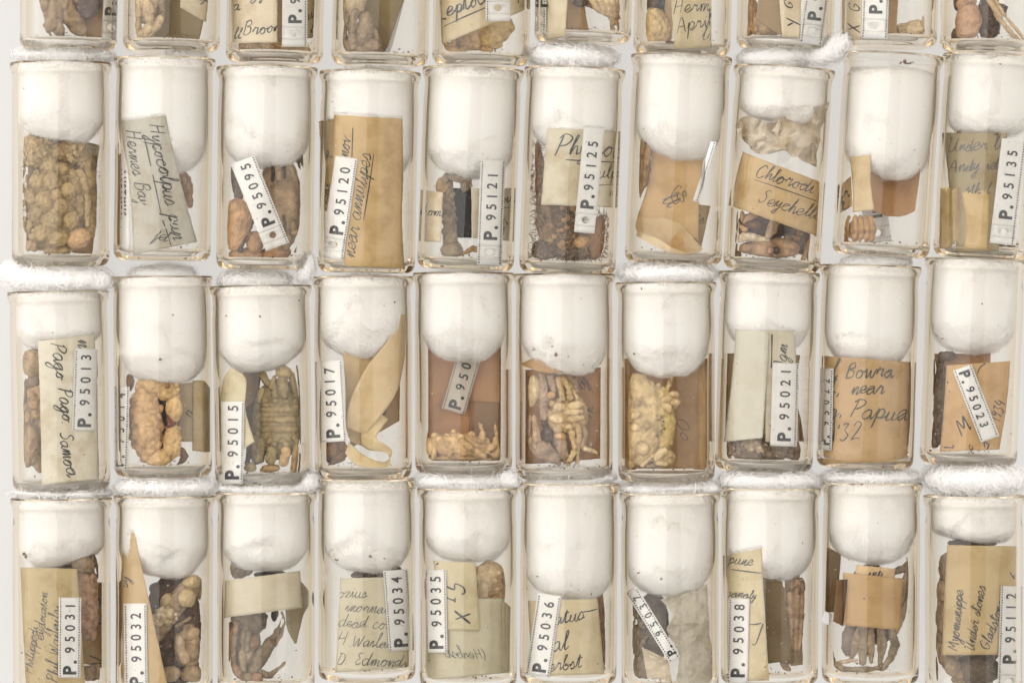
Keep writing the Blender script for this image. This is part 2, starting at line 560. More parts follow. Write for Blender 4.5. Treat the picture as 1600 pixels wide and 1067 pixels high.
def area_sample(P, faces, n, rs):
    tri = []
    for f in faces:
        tri.append((f[0], f[1], f[2]))
        if len(f) == 4: tri.append((f[0], f[2], f[3]))
    tri = np.array(tri)
    a, b, c = P[tri[:, 0]], P[tri[:, 1]], P[tri[:, 2]]
    nn = np.cross(b - a, c - a); ar = np.linalg.norm(nn, axis=1)
    nn /= np.maximum(ar[:, None], 1e-9)
    idx = rs.choice(len(tri), size=n, p=ar / ar.sum())
    r1 = np.sqrt(rs.rand(n)); r2 = rs.rand(n)
    pts = a[idx] * (1 - r1)[:, None] + b[idx] * (r1 * (1 - r2))[:, None] + c[idx] * (r1 * r2)[:, None]
    return pts, nn[idx]

def ribbons(paths, widths, normals=None):
    """flat thin fibres, each a strip turned a random way round its own length"""
    V, F = [], []; k = 0
    for i_, (p, wd) in enumerate(zip(paths, widths)):
        n = len(p)
        d = np.gradient(p, axis=0)
        d /= np.maximum(np.linalg.norm(d, axis=1)[:, None], 1e-9)
        up = (np.array([0, 0, 1.0]) if normals is None or i_ >= len(normals) else normals[i_]) + nrs.normal(0, .25, 3)
        s = np.cross(d, up); s /= np.maximum(np.linalg.norm(s, axis=1)[:, None], 1e-9)
        V.append(np.vstack([p - s * wd / 2, p + s * wd / 2]))
        for i in range(n - 1): F.append((k + i, k + i + 1, k + n + i + 1, k + n + i))
        k += 2 * n
    return (np.vstack(V), F) if V else (np.zeros((0, 3)), [])
# ------------------------------------------------------------------ paper
def place(vl, x, y, spec, lift=0.0):
    z = vl.zsolve(x, y, spec)
    X, Y, Z = wpx(x, y, z + lift)
    return (X, Y, Z)

def point_in_poly(x, y, q):
    s = False
    for (ax, ay), (bx, by) in zip(q, q[1:] + q[:1]):
        if (ay > y) != (by > y) and x < (bx - ax) * (y - ay) / (by - ay) + ax: s = not s
    return s

def point_in_quad(x, y, q):
    s = 0
    for i in range(4):
        ax, ay = q[i]; bx, by = q[(i + 1) % 4]
        c = (bx - ax) * (y - ay) - (by - ay) * (x - ax)
        if abs(c) < 1e-9: continue
        g = 1 if c > 0 else -1
        if s == 0: s = g
        elif g != s: return False
    return True

def sheet(vl, name, rows, spec, mat, th=0.9, rag=0.35, crumple=0.0, sharp=False, straight=False, n_across=0, seed=1, curl=None, hole=None):
    """rows: list of (left, right) points from one end of the sheet to the other; a point may carry its own z"""
    r = random.Random(seed)
    Ls = [p[0] for p in rows]; Rs = [p[1] for p in rows]
    def full(p): return (p[0], p[1], (AX + p[2]) if len(p) > 2 else vl.zsolve(p[0], p[1], spec))
    Ls = [full(p) for p in Ls]; Rs = [full(p) for p in Rs]
    own_z = any(len(p) > 2 for q in rows for p in q)
    ln = sum(math.dist(a, b) for a, b in zip(Ls[:-1], Ls[1:])) + 1
    wd = max(math.dist(a, b) for a, b in zip(Ls, Rs)) + 1
    kseg = max(2, int(ln / max(len(Ls) - 1, 1) / 5))
    def line(pts): return [np.array(a) * (1 - t) + np.array(b) * t for a, b in zip(pts[:-1], pts[1:]) for t in np.linspace(0, 1, kseg, endpoint=False)] + [np.array(pts[-1])]
    if straight: LL, RR = line(Ls), line(Rs)
    else: LL = spline(Ls, kseg) if len(Ls) > 2 else [np.array(Ls[0]) * (1 - t) + np.array(Ls[1]) * t for t in np.linspace(0, 1, kseg + 1)]
    if not straight: RR = spline(Rs, kseg) if len(Rs) > 2 else [np.array(Rs[0]) * (1 - t) + np.array(Rs[1]) * t for t in np.linspace(0, 1, kseg + 1)]
    m = n_across or max(4, int(wd / 4))
    nr = len(LL); V = []
    off = r.uniform(0, 50)
    for i in range(nr):
        for j in range(m + 1):
            t = j / m
            p = LL[i] * (1 - t) + RR[i] * t
            x, y = p[0], p[1]
            if rag and (i in (0, nr - 1) or j in (0, m)):
                x += r.uniform(-rag, rag); y += r.uniform(-rag, rag)
            z = p[2] if own_z else vl.zsolve(x, y, spec)
            if crumple and sharp:
                a_ = 1 - 2.6 * abs(noise.noise((x * .035 + off, y * .035, off)))
                b_ = 1 - 2.6 * abs(noise.noise((x * .07, y * .07 + off, off + 7)))
                z += crumple * (a_ + .45 * b_ - .5)
            elif crumple:
                z += crumple * (noise.noise((x * .045 + off, y * .045, off)) + .4 * noise.noise((x * .12, y * .12 + off, off)))
            V.append(wpx(x, y, z))
    V = np.array(V)
    # the back of the sheet
    k = len(V)
    grid = V.reshape(nr, m + 1, 3)
    du = np.gradient(grid, axis=0); dv = np.gradient(grid, axis=1)
    nn = np.cross(du.reshape(-1, 3), dv.reshape(-1, 3)); nn /= np.maximum(np.linalg.norm(nn, axis=1)[:, None], 1e-9)
    if nn[:, 2].mean() < 0: nn = -nn
    B = V - nn * th
    F = []
    def id(i, j): return i * (m + 1) + j
    for i in range(nr - 1):
        for j in range(m):
            q = (id(i, j), id(i, j + 1), id(i + 1, j + 1), id(i + 1, j))
            F.append(tuple(reversed(q))); F.append(tuple(a + k for a in q))
    ring = [id(0, j) for j in range(m)] + [id(i, m) for i in range(nr - 1)] + [id(nr - 1, j) for j in range(m, 0, -1)] + [id(i, 0) for i in range(nr - 1, 0, -1)]
    for a, b in zip(ring, ring[1:] + ring[:1]): F.append((a, b, b + k, a + k))
    o = mesh_obj(name, np.vstack([V, B]), F, mat, smooth=not (sharp or straight))
    fix_normals(o)
    if spec and spec[0] == 'F':
        q = (rows[0][0][:2], rows[0][1][:2], rows[-1][1][:2], rows[-1][0][:2])
        vl.papers.append((q, spec[1]))
    return o

# ---- handwriting: one pen line per letter group; x-height 10
G = {
 'a': (12, "8,9 4,10 0,6 1,1 4,0 7,4 8,9 8,3 9,0 12,3"), 'b': (10, "0,3 3,14 5,20 2,19 1,6 2,0 6,0 8,5 5,8 3,6 6,5 10,6"),
 'c': (10, "8,8 5,10 1,7 1,2 4,0 7,1 10,4"), 'd': (12, "8,8 4,10 0,6 1,1 4,0 7,4 10,20 8,3 9,0 12,3"),
 'e': (10, "0,3 6,5 7,8 5,10 1,7 1,2 4,0 7,1 10,4"), 'f': (8, "0,3 5,14 7,20 4,20 3,8 1,-8 0,-10 3,-6 4,0 8,4"),
 'g': (12, "8,9 4,10 0,6 1,1 4,0 7,4 8,9 6,-6 2,-10 0,-7 5,-1 12,4"), 'h': (11, "0,3 4,15 5,20 3,19 1,0 4,8 7,9 7,3 8,0 11,3"),
 'i': (7, "0,3 3,10 3,3 4,0 7,3|4,14 4.8,15"), 'j': (8, "0,3 4,10 3,-6 0,-9 1,-6 8,3|5,14 5.8,15"),
 'k': (10, "0,3 4,15 5,20 3,19 1,0 3,6 7,9 7,6 3,5 7,0 10,3"), 'l': (7, "0,3 4,14 5,20 3,20 2,6 3,0 7,3"),
 'm': (15, "0,3 3,10 2,0 5,9 7,9 6,0 10,9 12,8 11,2 12,0 15,3"), 'n': (11, "0,3 3,10 2,0 6,9 8,9 7,2 8,0 11,3"),
 'o': (11, "5,10 1,7 1,2 4,0 7,3 7,8 5,10 7,8 11,8"), 'p': (11, "0,3 3,10 0,-10 3,6 6,10 9,7 7,2 3,1 6,0 11,3"),
 'q': (12, "8,9 4,10 0,6 1,1 4,0 7,4 8,9 6,-10 9,-4 12,3"), 'r': (10, "0,3 3,10 4,8 7,9 6,3 7,0 10,3"),
 's': (9, "0,3 4,10 6,5 5,1 1,0 4,0 9,3"), 't': (8, "0,3 4,18 3,4 4,0 8,3|0,13 8,14"),
 'u': (12, "0,3 2,10 1,3 3,0 7,4 8,10 7,3 9,0 12,3"), 'v': (11, "0,8 2,10 3,0 8,8 11,9"),
 'w': (14, "0,8 2,10 2,1 4,0 7,9 7,1 10,1 12,9 14,9"), 'x': (10, "0,9 3,9 6,0 10,2|8,10 1,0"),
 'y': (10, "0,8 2,10 2,4 4,2 8,10 5,-8 2,-10 1,-7 10,3"), 'z': (9, "0,9 7,9 1,0 9,1"),
 'H': (13, "2,20 0,0|11,20 9,0|0,10 11,11"), 'P': (12, "4,19 1,0|1,16 6,20 12,17 9,11 3,9"), 'S': (12, "11,17 7,20 3,16 8,10 8,3 3,0 0,3"),
 'B': (12, "3,19 1,0|2,17 8,20 10,14 4,11 10,9 9,2 4,-1 0,1"), 'M': (16, "0,0 3,20 7,6 13,20 14,0 16,2"), 'U': (14, "0,18 3,19 2,4 5,0 9,4 12,19 11,3 14,2"),
 'G': (13, "11,17 7,20 1,13 2,3 7,0 11,6 11,9 6,9"), 'L': (11, "8,18 5,20 4,8 2,0 0,2 4,2 11,0"), 'C': (12, "11,16 7,20 1,12 2,3 6,0 12,4"),
 'D': (13, "4,19 2,0 9,1 12,10 8,18 1,19"), 'W': (17, "0,19 3,0 8,15 10,0 16,20"), 'A': (13, "0,0 7,20 11,0|3,8 10,8"), 'K': (12, "3,20 1,0|11,19 3,9 11,0"),
 'X': (13, "1,19 12,0|12,20 0,0"), 'V': (12, "0,19 5,0 12,20"), 'Y': (12, "0,19 6,10|12,20 3,-4"), 'O': (13, "7,20 1,13 2,3 7,0 12,8 11,17 7,20"),
 'E': (11, "9,18 5,20 3,15 6,11 2,6 3,0 10,3"), 'T': (12, "0,19 12,20|7,20 4,0"), 'N': (13, "0,0 3,19 9,0 12,20"), 'R': (13, "3,19 1,0|1,16 7,20 11,16 4,10 12,0"), 'I': (6, "4,20 1,0"), 'J': (9, "8,20 5,-4 1,-4"),
 '1': (6, "3,19 2,0"), '2': (10, "1,15 5,19 9,15 1,1 4,2 10,1"), '3': (10, "1,18 7,19 4,11 8,6 4,0 0,2"), '4': (10, "4,19 1,8 9,8|8,13 6,-2"), '5': (11, "3,19 2,11 8,11 8,3 3,0 0,3|3,19 11,20"),
 '6': (10, "8,19 1,8 3,0 8,4 5,9 2,6"), '7': (10, "0,18 9,19 3,0"), '9': (10, "8,17 3,19 2,12 8,14 8,17 5,0"), '0': (10, "5,19 1,10 4,0 8,9 5,19"),
 '.': (5, "1,0 1.8,0.6"), ',': (5, "2,1 0,-4"), '(': (6, "5,20 1,10 4,-3"), ')': (6, "1,20 5,10 1,-3"), "'": (4, "2,20 1,15"), '-': (9, "1,8 8,9"), ' ': (8, ""),
}
CONNECT = set('abcdefghijklmnopqrstuvwxyz')

def pen_lines(text, r):
    lines = []; cur = []; x = 0; prev = None
    for ch in text:
        adv, s = G.get(ch, G[' '])
        strokes = [[tuple(map(float, p.split(','))) for p in st.split()] for st in s.split('|') if st]
        jit = r.uniform(-1.1, 1.1); sc_ = r.uniform(.88, 1.14)
        strokes = [[(x + px * sc_ + r.uniform(-.55, .55), py * sc_ + jit + r.uniform(-.5, .5)) for px, py in st] for st in strokes]
        for k, st in enumerate(strokes):
            if k == 0 and ch in CONNECT and prev in CONNECT and cur: cur += st
            else:
                if k == 0:
                    if cur: lines.append(cur)
                    cur = st
                else: lines.append(st)
        prev = ch
        x += adv * sc_ + (1.5 if ch not in CONNECT else 0)
    if cur: lines.append(cur)
    return lines, x

def writing(vl, paper, items, spec, mat=None, seed=3, lift=0.55, slant=0.25, name='handwriting', clip=None):
    """items: (text, x, y, angle, x-height, pen width[, mirror]) or ('_', x0, y0, x1, y1, pen width)"""
    r = random.Random(seed)
    V, F = [], []
    def ribbon(pts, wd):
        if clip:
            run = []
            for p in list(pts) + [None]:
                if p is not None and point_in_poly(p[0], p[1], clip): run.append(p)
                else:
                    if len(run) >= 3: ribbon2(run, wd)
                    run = []
        else: ribbon2(pts, wd)
    def ribbon2(pts, wd):
        P = np.array(pts)
        d = np.gradient(P, axis=0); d /= np.maximum(np.linalg.norm(d, axis=1)[:, None], 1e-6)
        s = np.column_stack([-d[:, 1], d[:, 0]])
        k = len(V); n = len(P)
        ph = r.uniform(0, 6)
        for sg in (-1, 1):
            for i in range(n):
                ww = wd * (0.85 + 0.25 * math.sin(ph + i * 0.35)) * (0.7 if i in (0, n - 1) else 1)
                q = P[i] + sg * s[i] * ww / 2
                V.append(place(vl, q[0], q[1], spec, lift))
        for i in range(n - 1): F.append((k + i, k + n + i, k + n + i + 1, k + i + 1))
    for it in items:
        if it[0] == '_':
            _, x0, y0, x1, y1, wd = it
            mx, my = (x0 + x1) / 2 + r.uniform(-1, 1), (y0 + y1) / 2 + r.uniform(-1, 1)
            ribbon(spline([(x0, y0), (mx, my), (x1, y1)], 8), wd); continue
        text, x, y, ang, xh, wd = it[:6]
        mir = -1 if len(it) > 6 and it[6] else 1
        a = math.radians(ang); k = xh / 10.0
        ux, uy = math.cos(a) * mir, -math.sin(a); vx, vy = -math.sin(a), -math.cos(a)
        lines, _w = pen_lines(text, r)
        for st in lines:
            pts = [(x + k * ((px + slant * py) * ux + py * vx), y + k * ((px + slant * py) * uy + py * vy)) for px, py in st]
            if len(pts) >= 2: ribbon(spline(pts, 5), wd * 1.1)
    if not V: return
    o = mesh_obj(name, V, F, mat or INK, parent=paper, smooth=False)
    return o

# ---- printed number tags
_glyph = {}
def glyph(ch, bold):
    key = (ch, bold)
    if key in _glyph: return _glyph[key]
    c = bpy.data.curves.new('g', 'FONT'); c.body = ch; c.size = 1.0
    c.offset = 0.04 if bold else 0.013
    c.resolution_u = 5
    o = bpy.data.objects.new('g', c); sc.collection.objects.link(o)
    dg = bpy.context.evaluated_depsgraph_get(); dg.update()
    me = o.evaluated_get(dg).to_mesh()
    bm = bmesh.new(); bm.from_mesh(me)
    bmesh.ops.remove_doubles(bm, verts=bm.verts, dist=1e-5)
    bmesh.ops.triangulate(bm, faces=bm.faces)
    for _ in range(3):
        es = [e for e in bm.edges if e.calc_length() > 0.14]
        if es:
            bmesh.ops.subdivide_edges(bm, edges=es, cuts=1)
            bmesh.ops.triangulate(bm, faces=bm.faces)
    bm.verts.index_update()
    V = np.array([v.co[:] for v in bm.verts]); F = [tuple(v.index for v in f.verts) for f in bm.faces]
    bm.free()
    o.evaluated_get(dg).to_mesh_clear()
    bpy.data.objects.remove(o); bpy.data.curves.remove(c)
    _glyph[key] = (V, F)
    return _glyph[key]

WHITE_TAG = None
def number_tag(vl, p0, p1, wd, spec, text, label, hole=None, perf=(0, 1), start=None, pitch=16.4, size=15.5, psize=19.5, shift=0.0, group='number tags in the vials', pgap=30, rgb=None):
    """p0: middle of the end where the text starts; p1: middle of the far end; hole: distance from p0"""
    mat = paper_material(rgb or sr(234, 233, 231), 'white_tag_card', .12, .08)
    p0 = np.array(p0, float); p1 = np.array(p1, float)
    d = p1 - p0; Ln = np.linalg.norm(d); d /= Ln
    s = np.array([-d[1], d[0]])        # to the right-hand side when reading: the foot of the letters
    # reading along d, the letters' tops point to the left of d as seen in the picture
    def at(l, q): return p0 + d * l + s * q
    V, F = [], []
    th = 0.9
    xs = []
    hr = 5.2
    rows = list(np.arange(0, Ln, 5.0)) + [Ln]
    m = max(4, int(wd / 4))
    def addgrid(l0, l1):
        n = max(1, int((l1 - l0) / 5)); k = len(V)
        for i in range(n + 1):
            for j in range(m + 1):
                V.append(at(l0 + (l1 - l0) * i / n, -wd / 2 + wd * j / m))
        for i in range(n):
            for j in range(m):
                a = k + i * (m + 1) + j
                F.append((a, a + 1, a + m + 2, a + m + 1))
    if hole:
        l0, l1 = max(hole - 9, 0.6), hole + 9
        addgrid(0, l0); addgrid(l1, Ln)
        k = len(V); n = 32
        for i in range(n):
            a = 2 * math.pi * i / n
            V.append(at(hole + hr * math.cos(a) * (1 + .04 * math.sin(3 * a)), shift * 0.3 + hr * math.sin(a)))
        for i in range(n):
            a = 2 * math.pi * i / n; c, q = math.cos(a), math.sin(a)
            mm = max(abs(c), abs(q)); c /= mm; q /= mm
            V.append(at(hole + c * 9, q * wd / 2))
        for i in range(n):
            j = (i + 1) % n
            F.append((k + i, k + j, k + n + j, k + n + i))
    else:
        addgrid(0, Ln)
    T = np.array([place(vl, q[0], q[1], spec) for q in V]); Bk = np.array([place(vl, q[0], q[1], spec, -th) for q in V])
    k = len(V)
    FF = list(F) + [tuple(reversed([i + k for i in f])) for f in F]
    # edges: every edge used once
    from collections import Counter
    ec = Counter()
    for f in F:
        for a, b in zip(f, f[1:] + f[:1]): ec[(min(a, b), max(a, b))] += 1
    for f in F:
        for a, b in zip(f, f[1:] + f[:1]):
            if ec[(min(a, b), max(a, b))] == 1: FF.append((b, a, a + k, b + k))
    o = mesh_obj('number_tag', np.vstack([T, Bk]), FF, mat, smooth=True)
    fix_normals(o)
    tag_props(o, label, 'number tag', group)
    if spec[0] == 'F':
        vl.papers.append(([tuple(at(0, -wd / 2)), tuple(at(0, wd / 2)), tuple(at(Ln, wd / 2)), tuple(at(Ln, -wd / 2))], spec[1]))
    # stamp
    TV, TF = [], []
    l = start if start is not None else (hole + 15 if hole else 8)
    for i, ch in enumerate(text):
        if ch == ' ': continue
        bold = ch in 'P.' or not ch.isdigit()
        gv, gf = glyph(ch, bold)
        kk = (psize if bold else size) / 0.73
        w0, w1 = gv[:, 0].min(), gv[:, 0].max()
        jit = rng.uniform(-.5, .5)
        pad = max(0, (size * .66 - (w1 - w0) * kk * .92) / 2)
        k0 = len(TV)
        for v in gv:
            gl = l + (v[0] - w0) * kk * (0.92 if not bold else 1.0) + (pad if not bold else 0)
            q = at(gl, shift + (psize if bold else size) * 0.5 - v[1] * kk + jit)
            TV.append(place(vl, q[0], q[1], spec, 0.75))
        TF += [tuple(a + k0 for a in f) for f in gf]
        if ch == 'P': l += psize * 0.86
        elif ch == '.': l += pgap - psize * 0.86
        elif bold: l += (w1 - w0) * kk + 2.5
        else: l += pitch
    if TV: mesh_obj('number_stamp', TV, TF, STAMP, parent=o, smooth=False)
    PV, PF = [], []
    for e in perf:
        e_ = -1 if e == 0 else 1
        x = 2.0
        while x < Ln - 3:
            k0 = len(PV); w_ = rng.uniform(1.6, 2.2); q_ = rng.uniform(1.6, 2.4)
            for (a, b) in ((0, 0), (w_, 0), (w_, q_), (0, q_)):
                q = at(x + a, e_ * (wd / 2 - 2.9) + (b - 1) * 1.0)
                PV.append(place(vl, q[0], q[1], spec, 0.7))
            PF.append((k0, k0 + 1, k0 + 2, k0 + 3))
            x += 4.0
    if PV: mesh_obj('perforated_edge', PV, PF, STAMP, parent=o, smooth=False)
    return o

def soften(rgb, k=.97):
    g = sum(rgb) / 3
    return tuple(min(g + (c - g) * k, .92) for c in rgb)

def note(vl, name, corners, spec, rgb, label, cat='paper note', items=(), mat=None, group='paper notes in the vials', crumple=0.0, seed=None, rows=None, stain=.26, trans=None, rag=.35, wspec=None, slant=.25, lift=.55, sharp=False, straight=False):
    """corners TL, TR, BR, BL (or rows of left/right points)"""
    seed = seed if seed is not None else int(abs(corners[0][0] * 7 + corners[0][1])) if corners else 5
    if trans is None: trans = .5 if (spec and spec[0] in 'PB') else .28
    if rows is None: rows = [(corners[0], corners[1]), (corners[3], corners[2])]
    o = sheet(vl, name, rows, spec, paper_material(soften(rgb), 'aged_paper', trans, stain), crumple=crumple, seed=seed, rag=rag, sharp=sharp, straight=straight)
    tag_props(o, label, cat, group)
    if items:
        poly = [tuple(r[0][:2]) for r in rows] + [tuple(r[1][:2]) for r in reversed(rows)]
        cx_ = sum(c[0] for c in poly) / len(poly); cy_ = sum(c[1] for c in poly) / len(poly)
        poly = [(cx_ + (c[0] - cx_) * .985, cy_ + (c[1] - cy_) * .99) for c in poly]
        writing(vl, o, items, wspec or spec, mat, seed, slant=slant, lift=lift, clip=poly)
    return o

# ------------------------------------------------------------------ crabs
def crab(vl, B, label, colour, cat='crab', name='dried_crab', voxel=1.05, rough=0.8, hair=None, seed=1, rmax=61.0, group='dried crabs in the vials'):
    V, F = B.mesh()
    P, Nn, faces = skin(V, F, voxel)
    off = seed * 3.7
    n1 = vnoise(P, 0.055, off); n2 = vnoise(P, 0.17, off + 9)
    n3 = vnoise(P, 0.38, off + 17)
    P = P + Nn * (n1 * 1.9 * rough + n2 * 1.8 * rough + n3 * 0.8 * rough)[:, None]
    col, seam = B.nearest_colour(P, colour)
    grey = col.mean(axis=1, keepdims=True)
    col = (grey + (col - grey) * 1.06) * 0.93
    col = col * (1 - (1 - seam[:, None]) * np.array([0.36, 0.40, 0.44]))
    tone = vnoise(P, 0.03, off + 30)
    tone2 = vnoise(P, 0.12, off + 51)
    col = col * (1 + 0.22 * tone[:, None] * np.array([1, 1.05, 1.15]) + 0.20 * tone2[:, None])
    Q = to_place(P)
    Q = clamp_inside(vl, Q, rmax, soft=True)
    nv = len(Q)
    if hair:
        n, ln, hc = hair
        pts, nn = area_sample(P, faces, n, nrs)
        paths = []
        for p, q in zip(pts, nn):
            dr = q + nrs.normal(0, .45, 3); dr /= np.linalg.norm(dr)
            L_ = ln * nrs.uniform(.5, 1.2)
            bend = nrs.normal(0, .25, 3)
            tt = np.linspace(0, 1, 4)[:, None]
            paths.append(p + dr * L_ * tt + bend * L_ * tt * tt)
        hv, hf = ribbons(paths, [0.8] * n)
        hq = clamp_inside(vl, to_place(hv), rmax + 2)
        Q = np.vstack([Q, hq]); faces = faces + [tuple(i + nv for i in f) for f in hf]
        col = np.vstack([col, np.tile(np.array(hc), (len(hq), 1))])
    nc = len(P)
    faces = [tuple(reversed(f)) for f in faces]
    o = mesh_obj(name, Q, faces, SHELL)
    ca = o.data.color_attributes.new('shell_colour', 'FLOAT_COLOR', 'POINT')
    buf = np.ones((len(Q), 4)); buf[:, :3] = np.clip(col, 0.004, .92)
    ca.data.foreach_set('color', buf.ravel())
    tag_props(o, label, cat, group)
    return o

# ------------------------------------------------------------------ cotton plugs
def cotton(vl, label, y_bot, top=4, slant=0.0, sq=2.4, over=(), dents=(), seed=1, fibres=4400, wisps=0, group='cotton plugs in the vials'):
    """y_bot: height in the plan of the plug's lowest point; over: blobs of wool above the lip (x, y, z, rx, ry, rz, a)"""
    rs = np.random.RandomState(seed * 13 + 5)
    # depth along the axis of the lowest point
    X, Y, Z = wpx((vl.t[0] + vl.b[0]) / 2 + CX, y_bot, AX + 30)
    _, vb = vl.uv(X, Y)
    R = 69.5
    prof = []
    hl = min(78.0, (vb - top) * 0.62)
    prof.append((top - 3, 0.01)); prof.append((top - 2, R * .55)); prof.append((top + 1, R * .88)); prof.append((top + 8, R * .985))
    for v in np.linspace(top + 14, vb - hl, 6): prof.append((v, R))
    for t in np.linspace(0.12, 1, 12):
        q = t
        prof.append((vb - hl + hl * q, R * max((1 - q ** sq), 0) ** (1 / sq) if q < 1 else 0.01))
    Vv, Fv = revolve(prof, 40)
    A = np.array(Vv)
    dep = np.clip((A[:, 1] - top) / max(vb - top, 1), 0, 1)
    A[:, 1] += slant * A[:, 0] / R * dep ** 2
    p = vl.t + A[:, :1] * vl.n + A[:, 1:2] * vl.d
    V = np.column_stack([p, A[:, 2]])           # z above axis
    F = list(Fv); k = len(V)
    for (x, y, z, rx, ry, rz, a) in over:
        ca, sa = math.cos(math.radians(a)), math.sin(math.radians(a))
        q = US * np.array([rx, ry, rz])
        q = np.column_stack([q[:, 0] * ca - q[:, 1] * sa, q[:, 0] * sa + q[:, 1] * ca, q[:, 2]])
        f = (H - z) / H
        c = np.array([(x - CX) * f, (y - CY) * f, z])
        q = q + c; q[:, 1] *= -1
        V = np.vstack([V, q]); F += [tuple(i + k for i in g) for g in UF]; k += len(US)
    P, Nn, faces = skin(V, F, 2.6)
    off = seed * 5.1
    d = 3.6 * vnoise(P, 0.02, off) + 2.6 * vnoise(P, 0.045, off + 3) + 1.0 * vnoise(P, 0.13, off + 8)
    xm = (vl.t[0] + vl.b[0]) / 2 + CX; y0 = CY - vl.t[1]
    extra = [] if len(dents) > 3 else [(xm + rs.uniform(-40, 40), y0 + 30 + rs.uniform(0, .7) * (y_bot - y0 - 30), rs.uniform(2.5, 5.5), rs.uniform(5, 10), rs.uniform(-70, 110), rs.uniform(2, 5)) for _ in range(3)]
    for (x, y, dp, rad, ang, st) in list(dents) + extra:      # a crease: x, y, depth, half width, direction, stretch
        a = math.radians(ang)
        q0 = P[:, 0] - (x - CX); q1 = -P[:, 1] - (y - CY)
        l = q0 * math.cos(a) + q1 * math.sin(a); s = -q0 * math.sin(a) + q1 * math.cos(a)
        d = d - np.where(P[:, 2] > 0, dp * np.exp(-(l / (rad * st)) ** 2 - (s / rad) ** 2), 0)
    P = P + Nn * (d - 1.0)[:, None]
    def settle(Q, extra=0.0):
        q = Q[:, :2] - vl.t
        v = q @ vl.d
        Q2 = clamp_inside(vl, np.column_stack([Q[:, :2], Q[:, 2]]), 65.9 + extra)
        t = np.clip((v + 2) / 4.0, 0, 1)[:, None]     # only what is inside the mouth is held by the glass
        Q = Q * (1 - t) + Q2 * t
        for quad, r in vl.papers:
            u = (Q[:, :2] - vl.t) @ vl.n; z = Q[:, 2] - AX; rr = np.sqrt(u * u + z * z)
            f = (H - z) / H
            xx = Q[:, 0] / f + CX; yy = -Q[:, 1] / f + CY
            cx_ = sum(c[0] for c in quad) / 4; cy_ = sum(c[1] for c in quad) / 4
            big = [(cx_ + (c[0] - cx_) * 1.04, cy_ + (c[1] - cy_) * 1.03) for c in quad]
            inq = np.array([point_in_quad(a, b, big) for a, b in zip(xx, yy)])
            m = inq & (rr > r - 2.2) & (z > 0)
            if m.any():
                kk = np.where(m, (r - 2.2) / np.maximum(rr, 1e-6), 1)
                pu = u * kk; vv = (Q[:, :2] - vl.t) @ vl.d
                Q = np.column_stack([vl.t + pu[:, None] * vl.n + vv[:, None] * vl.d, z * kk + AX])
        return Q
    Q = np.column_stack([P[:, 0], P[:, 1], P[:, 2] + AX])
    Q = settle(Q)
    tree = BVHTree.FromPolygons(Q.tolist(), faces)
    # fibres lying on the surface, combed by a slowly turning field
    pts, nn = area_sample(Q, faces, fibres * 2, rs)
    keep = (pts[:, 2] > AX - 30)
    pts, nn = pts[keep][:fibres], nn[keep][:fibres]
    paths, wds, nrm = [], [], []
    for i in range(len(pts)):
        p0, n0 = pts[i], nn[i]
        a = 2.4 * noise.noise((p0[0] * .012 + off, p0[1] * .012, off)) * 2 + rs.normal(0, .6)
        dr = np.array([math.cos(a), math.sin(a), 0]); dr -= n0 * (dr @ n0)
        ln = np.linalg.norm(dr)
        if ln < .1: continue
        dr /= ln
        sd = np.cross(n0, dr); L_ = rs.uniform(16, 46); cv = rs.normal(0, .5)
        path = []
        out = (p0[:2] - vl.t) @ vl.d < 2
        lift = abs(rs.normal(0, 3.4 if out else 1.5)) + .3
        for t in np.linspace(-.5, .5, 7):
            q = p0 + dr * L_ * t + sd * cv * L_ * (t * t)
            hit = tree.find_nearest(Vector(q))
            if hit[0] is None: break
            path.append(np.array(hit[0]) + np.array(hit[1]) * (lift * (1 + rs.uniform(-.3, .5))))
        if len(path) == 7: nrm.append(n0); paths.append(np.array(path)); wds.append(rs.uniform(.4, .8))
    nf = len(paths)
    # loose curls above the lip
    if wisps:
        m = ((Q[:, :2] - vl.t) @ vl.d < 3) & (Q[:, 2] > AX - 35)
        cand = np.where(m)[0]
        if len(cand):
            for i in rs.choice(cand, wisps * 3):
                p0 = Q[i]; a = rs.uniform(0, 6.28); L_ = rs.uniform(14, 60); turn = rs.normal(0, 2.2)
                q = p0.copy(); path = []
                el = rs.uniform(-.1, .5)
                for t in range(12):
                    path.append(q.copy())
                    a += turn / 12 * (1 + rs.normal(0, .7))
                    q = q + np.array([math.cos(a), math.sin(a), el]) * L_ / 12
                    el *= .7
                    hit = tree.find_nearest(Vector(q))
                    h = np.array(hit[0])
                    dd = q - h
                    far = np.linalg.norm(dd)
                    if far > 9: q = h + dd / far * 9
                    if (q - h) @ np.array(hit[1]) < .4: q = h + np.array(hit[1]) * .6
                paths.append(np.array(path)); wds.append(rs.uniform(.25, .5))
    fv, ff = ribbons(paths, wds, nrm)
    nin = nf * 14
    if nin: fv[:nin] = settle(fv[:nin], .3)
    if len(fv) > nin:                       # loose curls stay outside the glass
        fv[nin:, 2] = np.maximum(fv[nin:, 2], 3)
    kq = len(Q)
    allV = np.vstack([Q, fv]); allF = faces + [tuple(i + kq for i in f) for f in ff]
    o = mesh_obj('cotton_plug', allV, allF, COTTON)
    o.data.materials.append(FIBRE)
    mi = np.zeros(len(allF), dtype=np.int32); mi[len(faces):] = 1
    o.data.polygons.foreach_set('material_index', mi)
    vv = (allV[:, :2] - vl.t) @ vl.d            # beige under the lip: the dimmer light there painted into the wool
    uu = (allV[:, :2] - vl.t) @ vl.n
    edge = vl.neck + 8 + 14 * np.sin(uu * .045 + seed) + 9 * np.sin(uu * .11 + seed * 2.1)
    yl = np.clip((edge + 22 - vv) / 44, 0, 1) * np.clip((vv + 6) / 10, 0.15, 1)
